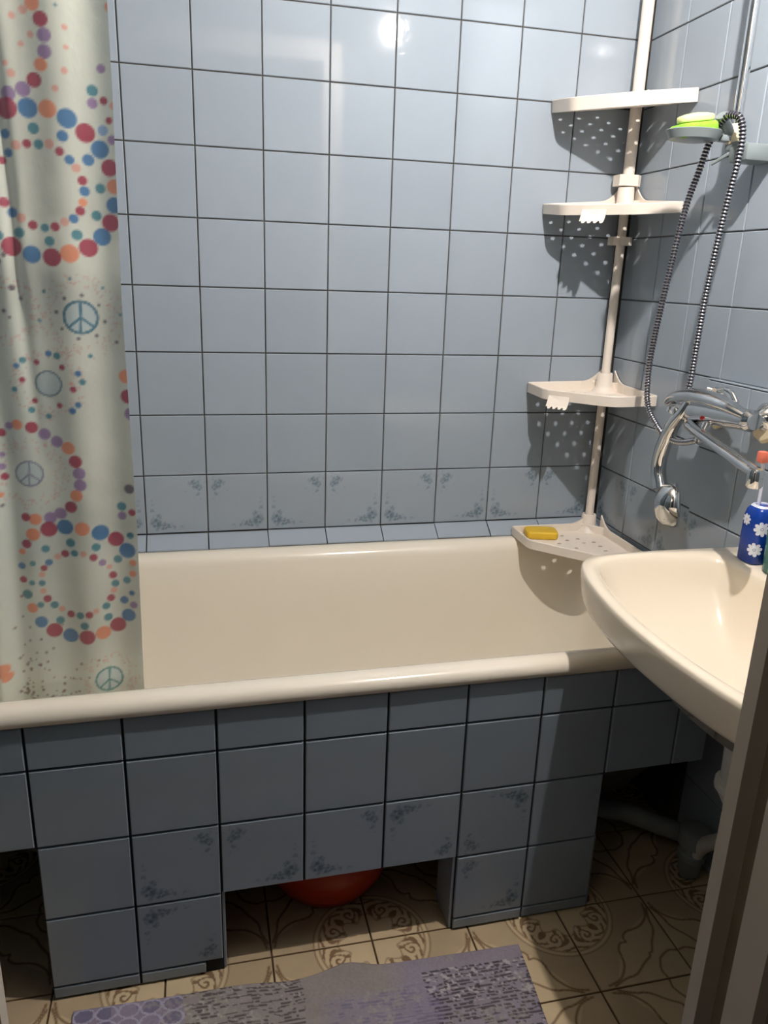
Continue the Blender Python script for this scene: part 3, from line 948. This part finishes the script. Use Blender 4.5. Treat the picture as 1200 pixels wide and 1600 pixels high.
sweep(bm, [(-.010, -.00, -.018), (-.020, -.00, -.045), (-.030, -.002, -.062)], [.011, .011, .010], 16)
link('outlet', mesh_from(bm, MT['chrome'], smooth=True, angle=50), mx)
bm = bmesh.new()
sp = catmull([(-.010, .060, -.020), (-.018, .050, -.030), (-.030, .02, -.036), (-.055, -.10, -.048), (-.078, -.225, -.062), (-.084, -.250, -.068)], 6)
sweep(bm, sp, [(.0105, .013)] * len(sp), 16)
link('spout', mesh_from(bm, MT['chrome'], smooth=True, angle=50), mx)
bm = bmesh.new()
sweep(bm, [(-.083, -.250, -.056), (-.083, -.250, -.060), (-.083, -.250, -.086), (-.083, -.250, -.090)], [.012, .0145, .0145, .012], 20)
link('aerator', mesh_from(bm, MT['chrome'], smooth=True, angle=40), mx)

# ------------------------------------------------------------------ hand shower hanging in the cradle
hs_ = thing('hand_shower', 'chrome hand shower hanging head down from the mixer', 'shower head', (1.15, -.465, .95))
bm = bmesh.new()
C = catmull([(.012, -.030, .103), (.006, -.015, .070), (0, .010, .030), (-.004, .030, -.030), (-.004, .030, -.075), (-.006, .010, -.108)], 6)
sweep(bm, C, [.010 + .0065 * min(1, i / 14) for i in range(len(C))], 18)
link('handle', mesh_from(bm, MT['chrome'], smooth=True, angle=60), hs_)
bm = bmesh.new()
# bell: axis points down and towards the wall
L_ = []
for d, a, b in ((-.034, .012, .014), (-.030, .026, .030), (-.018, .038, .044), (0.0, .043, .050), (.012, .044, .051), (.016, .042, .048), (.0165, .036, .040)):
    L_.append([Vector((a * math.cos(2 * math.pi * k / 30), b * math.sin(2 * math.pi * k / 30), d)) for k in range(30)])
loft(bm, L_)
hd = link('head', mesh_from(bm, MT['chrome'], smooth=True, angle=50), hs_, (-.002, -.030, -.135))
hd.rotation_euler = Vector((.75, -.55, .15)).to_track_quat('Z', 'Y').to_euler()
bm = bmesh.new()
sweep(bm, [(0, 0, .016), (0, 0, .019)], [.029, .027], 24)
fp = link('spray_plate', mesh_from(bm, MT['grey_plastic'], smooth=True, angle=40), hd)

# ------------------------------------------------------------------ things on the sink deck
cup = thing('toothbrush_cup', 'deep blue flowered toothbrush cup on the sink beside the wall', 'cup', (1.188, -.728, SZ - .0008))
bm = bmesh.new()
def sq(r, z, e=.62, n=36, fy=1.0):
    out = []
    for k in range(n):
        t = 2 * math.pi * k / n; c, s_ = math.cos(t), math.sin(t)
        out.append(Vector((r * math.copysign(abs(c) ** e, c), r * fy * math.copysign(abs(s_) ** e, s_), z)))
    return out
HC = .112
loft(bm, [sq(.024, 0), sq(.027, .003), sq(.0275, .05), sq(.027, .09), sq(.024, .104), sq(.019, .111), sq(.014, HC)], mi=None)
cb = link('cup_body', mesh_from(bm, MT['blue_cup'], smooth=True, angle=60), cup)
def flower(cz, R0, ang_):
    bm = bmesh.new()
    cx_, cy_ = -math.cos(ang_), -math.sin(ang_)
    rad_ = .0278
    # plane tangent to the cup wall facing the room/camera side
    n_ = Vector((cx_, cy_, 0)); tdir = Vector((-n_.y, n_.x, 0))
    r_surf = rad_ / max(abs(cx_) ** (1 / .62), 1e-6) if False else None
    def surf(u, v):
        # project a point beside the normal onto the superellipse wall
        a = math.atan2(n_.y, n_.x) + u / .029
        c, s_ = math.cos(a), math.sin(a)
        k = (abs(c) ** (2 / .62) + abs(s_) ** (2 / .62)) ** (-.62 / 2)
        return Vector((c * k * (.0277), s_ * k * (.0277), cz + v)) * 1.0 + n_ * .0006
    for p in range(8):
        a = 2 * math.pi * p / 8 + .2
        loop = []
        for q in range(10):
            t = 2 * math.pi * q / 10
            l = .56 * R0 + .42 * R0 * math.cos(t); w_ = .20 * R0 * math.sin(t) * (1.15 + .4 * math.cos(t))
            u = l * math.cos(a) - w_ * math.sin(a); v = l * math.sin(a) + w_ * math.cos(a)
            loop.append(bm.verts.new(surf(u, v)))
        bm.faces.new(loop)
    loop = [bm.verts.new(surf(.13 * R0 * math.cos(2 * math.pi * q / 8), .13 * R0 * math.sin(2 * math.pi * q / 8))) for q in range(8)]
    bm.faces.new(loop)
    link('flower_print', mesh_from(bm, MT['white_print']), cb)
flower(.073, .0150, math.radians(58)); flower(.031, .0145, math.radians(45)); flower(.052, .013, math.radians(120)); flower(.085, .012, math.radians(-10))
bm = bmesh.new()
rs = loft(bm, [sq(.0195, .1108), sq(.0165, .1145), sq(.0145, .1145), sq(.013, .109)], cap0=False)
link('cup_lid', mesh_from(bm, MT['white_print'], smooth=True, angle=40), cup)
tbr = thing('toothbrush', 'white toothbrush with coral head standing in the blue cup', 'toothbrush', (1.180, -.722, .880))
bm = bmesh.new()
sweep(bm, catmull([(.002, .001, 0.0), (0, 0, .04), (-.006, -.002, .075), (-.010, -.003, .088)], 4), [.0032] * 13, 10)
link('handle', mesh_from(bm, MT['white_print'], smooth=True, angle=50), tbr)
bm = bmesh.new(); box(bm, -.020, -.004, -.012, .004, .086, .108, bev=.003)
link('bristles', mesh_from(bm, MT['pink_brush'], smooth=True, angle=40), tbr)
tb2 = thing('toothbrush', 'red toothbrush leaning at the back of the blue cup', 'toothbrush', (1.194, -.735, .880))
bm = bmesh.new()
sweep(bm, catmull([(0, 0, 0), (.006, -.008, .018), (.012, -.018, .042), (.015, -.024, .055)], 4), [.0036] * 7 + [.006] * 6, 10)
link('handle', mesh_from(bm, MT['red_brush'], smooth=True, angle=50), tb2)
bm = bmesh.new(); box(bm, .008, .022, -.034, -.016, .052, .062, bev=.002)
link('bristles', mesh_from(bm, MT['white_print'], smooth=True, angle=40), tb2)
bm = bmesh.new()
loft(bm, [ell(.024, .024, 0), ell(.027, .027, .004), ell(.029, .029, .055), ell(.030, .030, .078), ell(.028, .028, .078), ell(.026, .026, .006), ell(.01, .01, .005)])
tcup = tag(link('tumbler', mesh_from(bm, MT['teal_cup'], smooth=True, angle=40), None, (1.190, -.792, SZ - .0008)), 'teal plastic tumbler beside the blue toothbrush cup', 'tumbler')

# ------------------------------------------------------------------ red basin under the tub
bsn = thing('wash_basin', 'red orange plastic washing basin stored under the bathtub', 'basin', (.378, -.548, 0))
bm = bmesh.new()
prof = [(.085, 0.0), (.098, .002), (.108, .010), (.130, .045), (.149, .10), (.160, .165), (.170, .172), (.172, .170), (.172, .175), (.157, .176), (.146, .10), (.104, .012), (.05, .008)]
loft(bm, [ell(r, r, z, 48) for r, z in prof])
link('bowl', mesh_from(bm, MT['orange_basin'], smooth=True, angle=50), bsn)

# ------------------------------------------------------------------ shower curtain
DOTS = """-0.051,1.593,0.0090,R -0.048,1.574,0.0085,P -0.049,1.554,0.0085,P -0.055,1.538,0.0080,O -0.065,1.519,0.0090,R -0.080,1.507,0.0090,P -0.099,1.500,0.0090,P -0.060,1.611,0.0085,O -0.072,1.603,0.0050,K -0.086,1.595,0.0040,K 0.036,1.616,0.0060,O 0.020,1.541,0.0055,P 0.007,1.513,0.0070,T 0.021,1.501,0.0050,R 0.006,1.497,0.0065,P 0.033,1.495,0.0045,K 0.027,1.476,0.0045,R 0.018,1.463,0.0065,C 0.030,1.451,0.0060,P -0.103,1.482,0.0130,R -0.076,1.484,0.0120,B -0.051,1.484,0.0110,O -0.027,1.474,0.0120,B -0.005,1.458,0.0120,R 0.013,1.438,0.0115,B 0.025,1.414,0.0110,R 0.030,1.389,0.0095,O 0.029,1.364,0.0105,B 0.023,1.340,0.0115,R 0.010,1.320,0.0115,B -0.009,1.304,0.0120,R -0.034,1.295,0.0120,O -0.058,1.289,0.0120,R -0.085,1.292,0.0115,B -0.111,1.302,0.0125,R -0.127,1.316,0.0065,T -0.108,1.450,0.0060,B -0.071,1.459,0.0070,T -0.034,1.451,0.0070,B -0.081,1.439,0.0055,R -0.066,1.439,0.0060,T -0.095,1.436,0.0060,K -0.052,1.440,0.0060,K -0.039,1.431,0.0055,R -0.027,1.421,0.0060,B -0.003,1.423,0.0075,B -0.019,1.411,0.0055,K -0.012,1.395,0.0060,R -0.010,1.381,0.0065,B 0.011,1.386,0.0065,T -0.013,1.366,0.0055,O -0.017,1.354,0.0060,R -0.026,1.343,0.0060,B 0.004,1.349,0.0065,T -0.038,1.338,0.0055,K -0.051,1.331,0.0060,R -0.065,1.329,0.0055,T -0.081,1.332,0.0060,R -0.096,1.341,0.0060,K -0.107,1.348,0.0065,B -0.117,1.361,0.0065,R -0.100,1.321,0.0070,T -0.060,1.311,0.0065,T -0.023,1.321,0.0070,T -0.106,1.426,0.0055,B -0.115,1.416,0.0050,R -0.065,1.574,0.0040,K -0.078,1.562,0.0035,K -0.099,1.537,0.0035,K -0.093,1.525,0.0050,K -0.022,1.586,0.0035,K -0.022,1.562,0.0030,K -0.026,1.533,0.0040,K -0.039,1.510,0.0040,K -0.031,1.611,0.0020,T -0.117,1.245,0.0040,D -0.107,1.230,0.0025,D -0.131,1.212,0.0030,D -0.124,1.203,0.0020,D -0.122,1.290,0.0030,D -0.129,1.281,0.0030,D -0.074,1.241,0.0025,T -0.084,1.199,0.0025,T -0.036,1.260,0.0020,T 0.007,1.248,0.0020,T -0.046,1.232,0.0025,D -0.022,1.237,0.0025,D -0.000,1.223,0.0020,D -0.059,1.212,0.0025,D 0.007,1.199,0.0025,D -0.053,1.188,0.0020,D -0.006,1.178,0.0025,D -0.031,1.174,0.0025,D 0.022,1.169,0.0025,D 0.030,1.210,0.0020,T -0.127,1.472,0.0120,B -0.143,1.449,0.0115,R -0.157,1.419,0.0110,O -0.165,1.388,0.0110,B -0.164,1.357,0.0110,R -0.156,1.332,0.0110,P -0.141,1.313,0.0115,O -0.076,1.151,0.0045,B -0.064,1.148,0.0050,T -0.113,1.141,0.0045,T -0.094,1.138,0.0040,R -0.122,1.133,0.0040,B -0.058,1.131,0.0040,R -0.036,1.122,0.0045,B -0.031,1.109,0.0045,T -0.116,1.112,0.0040,R -0.045,1.098,0.0045,R -0.047,1.107,0.0030,K -0.128,1.098,0.0040,T -0.102,1.080,0.0040,R -0.067,1.073,0.0040,R -0.040,1.074,0.0045,B -0.049,1.065,0.0050,B -0.108,1.066,0.0045,T -0.085,1.056,0.0040,T -0.017,1.148,0.0030,T 0.032,1.117,0.0100,O 0.033,1.086,0.0105,R 0.036,1.059,0.0095,P -0.111,1.039,0.0085,R -0.094,1.028,0.0085,P -0.077,1.016,0.0085,P -0.061,1.006,0.0095,O -0.052,0.985,0.0095,R -0.048,0.966,0.0090,P -0.048,0.947,0.0090,P -0.055,0.930,0.0090,O -0.065,0.911,0.0090,R -0.082,0.900,0.0090,P -0.098,0.893,0.0090,P -0.120,0.892,0.0090,O -0.134,0.896,0.0065,R -0.131,1.044,0.0075,O -0.143,1.042,0.0055,P -0.155,1.031,0.0060,R -0.160,0.978,0.0050,P -0.158,0.962,0.0055,R -0.158,0.997,0.0040,P 0.025,0.937,0.0075,D 0.011,0.907,0.0070,T 0.011,0.891,0.0065,P 0.027,0.897,0.0055,R -0.102,0.874,0.0120,R -0.077,0.877,0.0120,B -0.051,0.874,0.0110,O -0.024,0.865,0.0125,B -0.001,0.851,0.0120,R 0.016,0.831,0.0125,B 0.022,0.857,0.0055,T -0.137,0.851,0.0070,R -0.126,0.867,0.0100,O -0.145,0.838,0.0050,O -0.148,0.813,0.0055,B -0.148,0.789,0.0055,R -0.144,0.763,0.0075,T -0.138,0.739,0.0080,O -0.126,0.714,0.0095,B -0.107,0.697,0.0120,R -0.082,0.686,0.0120,B -0.055,0.683,0.0125,R -0.029,0.688,0.0115,O -0.005,0.698,0.0125,R 0.013,0.715,0.0110,B 0.022,0.734,0.0060,P 0.020,0.756,0.0045,B 0.024,0.810,0.0055,O 0.023,0.791,0.0055,O -0.110,0.841,0.0060,T -0.071,0.850,0.0070,T -0.032,0.841,0.0065,T 0.000,0.816,0.0065,T -0.081,0.831,0.0060,R -0.066,0.832,0.0055,T -0.052,0.831,0.0050,K -0.093,0.826,0.0050,K -0.107,0.817,0.0055,B -0.131,0.817,0.0045,T -0.115,0.808,0.0050,R -0.119,0.797,0.0045,K -0.037,0.824,0.0060,R -0.024,0.813,0.0055,P -0.014,0.804,0.0040,K -0.009,0.789,0.0060,R -0.006,0.774,0.0060,T 0.013,0.779,0.0060,T -0.009,0.762,0.0050,K -0.014,0.749,0.0060,R -0.022,0.736,0.0060,T 0.007,0.743,0.0065,B -0.020,0.715,0.0065,T -0.038,0.730,0.0045,K -0.049,0.724,0.0060,R -0.064,0.723,0.0060,T -0.079,0.725,0.0060,R -0.093,0.734,0.0050,K -0.104,0.742,0.0060,T -0.114,0.754,0.0060,R -0.119,0.768,0.0045,K -0.120,0.782,0.0050,T -0.135,0.783,0.0045,T -0.125,0.744,0.0050,T -0.097,0.714,0.0065,T -0.058,0.704,0.0065,T -0.189,0.641,0.0115,O -0.182,0.626,0.0075,O -0.166,0.934,0.0040,O -0.165,0.917,0.0025,D -0.154,0.759,0.0020,R"""
cd = thing('shower_curtain', 'pale vinyl shower curtain printed with coloured dots and peace signs', 'curtain', (0, -.680, 0))
cw0, cw1, cz0, cz1 = -.335, .0335, .50, 2.08
NX, NZ = 160, 660
xs = np.linspace(cw0, cw1, NX + 1); zs = np.linspace(cz0, cz1, NZ + 1)
X, Z = np.meshgrid(xs, zs)
Y0 = .006 * np.sin(X * 34 + .6 * Z) * np.clip((.0 - X) * 9, 0, 1) + .005 * np.sin(X * 71 + 1.3 + .4 * np.sin(Z * 3))
Y0 += .010 * np.exp(-((X + .105 + .02 * (Z - 1.1)) / .010) ** 2) * np.clip((Z - .95) * 3, 0, 1)
Y0 -= .030 * np.exp(-((X + .190 - .035 * (Z - .6)) / .016) ** 2) * np.clip((1.15 - Z) * 4, 0, 1)
Y0 += .0025 * np.sin(Z * 19 + X * 11) * np.exp(-((Z - 1.27 + .1 * X) / .07) ** 2) * 2 + .0012 * np.sin(Z * 31 - X * 21)
Y0 += .012 * np.clip((cz0 + .10 - Z) / .1, 0, 1)
XX = X + .004 * (Z - 1.0) * np.clip((X + .1) * 8, 0, 1) * 1.6 + .0015 * np.sin(Z * 9)
C = np.ones(X.shape + (3,)) * np.array(srgb(222, 228, 216)[:3])
pale = np.array(srgb(232, 230, 212)[:3])
gv = (.5 + .5 * np.sin(X * 23 + Z * 2.1))[..., None] * .5
C = C * (1 - gv) + pale * gv
PAL = {'R': (176, 58, 84), 'P': (164, 134, 176), 'O': (244, 156, 118), 'B': (72, 128, 178), 'T': (80, 146, 158), 'K': (236, 178, 160), 'C': (134, 168, 206), 'D': (112, 100, 112)}
g = np.random.RandomState(3)
def blot(px, pz, r, rgb, a=1.0, fz=1.0):
    ix = slice(max(0, int((px - r * 1.5 - cw0) / (cw1 - cw0) * NX)), max(0, int((px + r * 1.5 - cw0) / (cw1 - cw0) * NX) + 2))
    iz = slice(max(0, int((pz - r * 1.5 - cz0) / (cz1 - cz0) * NZ)), max(0, int((pz + r * 1.5 - cz0) / (cz1 - cz0) * NZ) + 2))
    d = np.hypot(X[iz, ix] - px, (Z[iz, ix] - pz) / fz)
    m_ = (np.clip((r - d) / .0022 + .5, 0, 1) * a)[..., None]
    C[iz, ix] = C[iz, ix] * (1 - m_) + np.array(srgb(*rgb)[:3]) * m_
for cx_, cz_, R1 in ((-.026, 1.205, .056), (-.080, 1.106, .05), (-.122, .966, .052), (-.024, .599, .045), (-.13, 1.21, .045)):
    for k in range(150):    # halo of tiny pale dots round each emblem
        a = g.uniform(0, 6.283); rr = R1 * g.uniform(.72, 1.12)
        blot(cx_ + rr * math.cos(a), cz_ + rr * math.sin(a), .0013, (222, 168, 156), .6)
for k in range(110):
    blot(-.17 + abs(g.normal(0, .055)), .55 + abs(g.normal(0, .06)), g.uniform(.0012, .0026), (128, 92, 96), .8)
for q in range(60):
    blot(g.uniform(-.32, -.15), g.uniform(1.08, 1.30), g.uniform(.0015, .003), (150, 130, 140), .6)
for ln in DOTS.split():
    a, b, r, c = ln.split(',')
    blot(float(a), float(b), float(r) * 1.06, PAL[c], .93)
# repeats of the print higher up and further left, beyond the frame
for dx_, dz_ in ((0, .62),):
    for ln in DOTS.split():
        a, b, r, c = ln.split(',')
        if float(b) + dz_ > 1.68: blot(float(a) + dx_, float(b) + dz_, float(r), PAL[c], .93)
def emblem(cx_, cz_, R1, w, rgb, spokes=True, fill=(196, 214, 216)):
    D = np.hypot(X - cx_, Z - cz_)
    m_ = (np.clip((R1 - D) / .002, 0, 1) * .7)[..., None]
    C[:] = C * (1 - m_) + np.array(srgb(*fill)[:3]) * m_
    L = np.abs(D - R1)
    if spokes:
        ca = [(.06, 1), (-.06, -1), (-.72, -.62), (.74, -.60)]
        for sx, sz in ca:
            t = np.clip(((X - cx_) * sx + (Z - cz_) * sz) / (R1 * (sx * sx + sz * sz)), 0, 1)
            L = np.minimum(L, np.hypot(X - cx_ - t * R1 * sx, Z - cz_ - t * R1 * sz) + .0002)
    m_ = np.clip((w - L) / .0012 + .5, 0, 1)[..., None] * .9
    C[:] = C * (1 - m_) + np.array(srgb(*rgb)[:3]) * m_
emblem(-.026, 1.205, .0230, .0021, (70, 128, 150))
emblem(-.080, 1.106, .0185, .0014, (112, 140, 156), False)
emblem(-.122, .966, .0195, .0015, (146, 146, 168))
emblem(-.024, .599, .0215, .0018, (86, 148, 146))
verts = np.stack([XX, Y0, Z], -1).reshape(-1, 3)
I = np.arange((NX + 1) * (NZ + 1)).reshape(NZ + 1, NX + 1)
F = np.stack([I[:-1, :-1], I[:-1, 1:], I[1:, 1:], I[1:, :-1]], -1).reshape(-1, 4)
me = bpy.data.meshes.new('curtain')
me.from_pydata(verts.tolist(), [], F.tolist())
at = me.color_attributes.new('col', 'FLOAT_COLOR', 'POINT')
arr = np.ones((len(verts), 4), dtype=np.float32); arr[:, :3] = C.reshape(-1, 3)
at.data.foreach_set('color', arr.ravel())
me.polygons.foreach_set('use_smooth', [True] * len(me.polygons))
me.materials.append(MT['curtain'])
link('curtain_sheet', me, cd)
# rod and rings above the frame
rodt = thing('curtain_rod', 'white shower curtain rod spanning the bath above the frame', 'rod', (0, -.680, 2.115))
bm = bmesh.new(); sweep(bm, [(XL, 0, 0), (XR, 0, 0)], .0125, 16)
link('rod', mesh_from(bm, MT['plastic'], smooth=True, angle=40), rodt)
for k in range(6):
    bm = bmesh.new()
    xk = -.32 + k * .067
    sweep(bm, [(xk, .019 * math.cos(t), -.012 + .024 * math.sin(t)) for t in np.linspace(0, 2 * math.pi, 20)], .0018, 6)
    link('ring', mesh_from(bm, MT['plastic'], smooth=True), cd, (0, 0, 2.112))

# ------------------------------------------------------------------ bath mat
mt = thing('bath_mat', 'lilac and grey printed foam bath mat lying before the apron', 'mat', (0, 0, 0))
mx0, my0 = -.117, -.795
MWd, MDp = .842, .46
NU, NV = 380, 210
us = np.linspace(0, MWd, NU + 1); vs2 = np.linspace(0, MDp, NV + 1)
U, V = np.meshgrid(us, vs2)
BX = mx0 + U - .085 * V * np.clip((U / MWd), 0, 1) * 1.0 + .0 * V
BY = my0 - .022 * (U / MWd) - V
BY += .009 * np.exp(-((U - .495) / .045) ** 2) * np.exp(-V / .05) - .006 * np.exp(-((U - .38) / .05) ** 2) * np.exp(-V / .05)
BZ = .0055 + .008 * np.exp(-((U - .495 + .15 * V) / .045) ** 2) * np.exp(-V / .12) + .003 * np.exp(-((U - .30) / .09) ** 2) * np.exp(-V / .06) + .0012 * np.sin(U * 47) * np.sin(V * 31)
g = np.random.RandomState(9)
def hashn(ix, iy, s=0):
    h = np.sin(ix * 127.1 + iy * 311.7 + s * 74.7) * 43758.5453
    return h - np.floor(h)
def vnoise(x, y, s=0):
    x0, y0 = np.floor(x), np.floor(y); fx, fy = x - x0, y - y0
    fx = fx * fx * (3 - 2 * fx); fy = fy * fy * (3 - 2 * fy)
    return (hashn(x0, y0, s) * (1 - fx) + hashn(x0 + 1, y0, s) * fx) * (1 - fy) + (hashn(x0, y0 + 1, s) * (1 - fx) + hashn(x0 + 1, y0 + 1, s) * fx) * fy
c3 = lambda *a: np.array(srgb(*a)[:3])
lilac, greyc, dark, pal = c3(140, 132, 158), c3(146, 138, 136), c3(50, 44, 54), c3(186, 180, 184)
CM = np.ones(U.shape + (3,)) * greyc
nz = vnoise(U * 22, V * 22, 1)
wob = .014 * (vnoise(U * 22, V * 22, 4) - .5)
def lay(mask, col, a=1.0):
    global CM
    m_ = (np.clip(mask, 0, 1) * a)[..., None]
    CM = CM * (1 - m_) + col * m_
zl = ((U + wob) < .19).astype(float)
lay(zl, lilac, .85)
zr = np.clip((U + wob - .56) / .05, 0, 1); lay(zr, lilac, .62)
zm = np.clip((U + wob - .43) / .03, 0, 1) * ((U + wob) < .66) * np.clip((V + wob - .05) / .02, 0, 1); lay(zm, lilac, .55)
# scalloped blots on the left lilac patch
cell = np.hypot(((U * 26) % 1) - .5, ((V * 34) % 1) - .5)
lay(zl * (cell < .42) * (nz > .3), c3(96, 92, 128), .65)
lay(zl * (np.abs(cell - .47) < .05), c3(190, 186, 210), .6)
# rows of dark lettering-like strokes
row = np.floor(V / .0076); inrow = ((V / .0076 + .25 * vnoise(U * 60, V * 60, 31)) % 1 < .60)
stroke = vnoise(U * 170, V * 260, 2) > .36
word = vnoise(U * 34, row * 3.1, 5) > .30
dz = (((U + wob) > .19) & ((U + wob) < .41) & (V < .06 + .06 * nz + .25 * np.clip(.26 - U, 0, 1))).astype(float)
lay(dz * inrow * stroke * word, dark, .9)
dz2 = (((U + wob) > .64) & (V > .030)).astype(float)
lay(dz2 * inrow * stroke * word, dark, .92)
lay(zm * (V > .05) * inrow * (vnoise(U * 70, row * 5.3, 7) > .45) * word, c3(104, 98, 134), .6)
# pale and dark specks over the lettered patches
sp1 = vnoise(U * 190, V * 190, 8); sp2 = vnoise(U * 15, V * 15, 6)
lay(dz2 * (sp1 > .76) * (sp2 > .45), pal, .9); lay(dz * (sp1 > .80) * (sp2 > .4), pal, .7)
lay(dz2 * (sp1 < .16) * (sp2 > .5), c3(30, 26, 34), .9)
lay(((vnoise(U * 13, V * 13, 12) > .6) & (sp1 > .62)).astype(float), c3(170, 166, 150), .35)
grain = (.90 + .2 * vnoise(U * 330, V * 330, 21)) * (.93 + .14 * vnoise(U * 40, V * 40, 22))
CM = CM * grain[..., None]
fade = np.clip(vnoise(U * 9, V * 9, 25), 0, 1)[..., None] * .22
CM = CM * (1 - fade) + c3(150, 142, 138) * fade
top = np.stack([BX, BY, BZ], -1).reshape(-1, 3); n0 = len(top)
I = np.arange(n0).reshape(NV + 1, NU + 1)
F = np.stack([I[:-1, :-1], I[1:, :-1], I[1:, 1:], I[:-1, 1:]], -1).reshape(-1, 4).tolist()
ring = I[0, :].tolist() + I[1:, -1].tolist() + I[-1, :-1][::-1].tolist() + I[1:-1, 0][::-1].tolist()
low = top[ring].copy(); low[:, 2] -= .0048
vv = top.tolist() + low.tolist()
for k in range(len(ring)):
    k2 = (k + 1) % len(ring)
    F.append((ring[k], ring[k2], n0 + k2, n0 + k))
F.append(tuple(n0 + k for k in range(len(ring)))[::-1])
me = bpy.data.meshes.new('mat'); me.from_pydata(vv, [], F)
at = me.color_attributes.new('col', 'FLOAT_COLOR', 'POINT')
arr = np.ones((len(vv), 4), dtype=np.float32); arr[:n0, :3] = CM.reshape(-1, 3); arr[n0:, :3] = greyc
at.data.foreach_set('color', arr.ravel())
me.materials.append(MT['mat'])
me.polygons.foreach_set('use_smooth', [True] * (NU * NV) + [False] * (len(F) - NU * NV))
me.update()
link('mat_sheet', me, mt)

# ------------------------------------------------------------------ door frame
dj = struct('door_1', 'cream painted door frame with screw heads at the right edge', 'door frame')
JX = .648
def jamb(sgn, xin, nm='jamb'):
    bm = bmesh.new()
    # profile in (depth into wall, y); extruded along z
    pr = [(0.0, -1.374), (.075, -1.374), (.075, -1.52), (.016, -1.52), (.016, -1.466), (.004, -1.462), (.004, -1.424), (.018, -1.420), (.018, -1.396), (0.0, -1.392)]
    lp = [[Vector((xin + sgn * a, b, z)) for a, b in pr] for z in (0.0, 2.06)]
    loft(bm, lp)
    bm.faces.ensure_lookup_table()
    for f in bm.faces:
        c = f.calc_center_median()
        d_ = abs(c.x - xin)
        if (.010 < d_ < .019) and abs(f.normal.z) < .5: f.material_index = 1
    link(nm, mesh_from(bm, [MT['frame'], MT['frame_groove_shade']]), dj)
jamb(1, JX); jamb(-1, -.040)
bm = bmesh.new(); box(bm, -.032 - .075, JX + .075, -1.52, -1.374, 2.06, 2.13)
link('lintel', mesh_from(bm, MT['frame']), dj)
for z in (.62, .46, .96, 1.5):
    bm = bmesh.new(); sweep(bm, [(JX + .0175, -1.487, z), (JX + .0145, -1.487, z)], [.004, .0035], 12)
    link('screw', mesh_from(bm, MT['screw']), dj)

# ------------------------------------------------------------------ ceiling pendant lamp (above the frame)
lp_ = thing('pendant_lamp', 'bare bulb pendant lamp hanging above the sink', 'lamp', tuple(LAMP))
bm = bmesh.new()
bmesh.ops.create_icosphere(bm, subdivisions=3, radius=.014)
for v in bm.verts:
    if v.co.z > 0: v.co.z *= 1.35; v.co.x *= 1 - .35 * v.co.z / .04; v.co.y *= 1 - .35 * v.co.z / .04
link('bulb', mesh_from(bm, MT['bulb'], smooth=True), lp_)
bm = bmesh.new(); sweep(bm, [(0, 0, .036), (0, 0, .042), (0, 0, .085), (0, 0, .095)], [.014, .020, .020, .006], 16)
link('lamp_holder', mesh_from(bm, MT['brass'], smooth=True, angle=40), lp_)
bm = bmesh.new(); sweep(bm, [(0, 0, .09), (0, 0, ZC - LAMP.z - .02)], .003, 8); sweep(bm, [(0, 0, ZC - LAMP.z - .03), (0, 0, ZC - LAMP.z - .001)], [.03, .045], 16)
link('cord', mesh_from(bm, MT['brass'], smooth=True, angle=40), lp_)
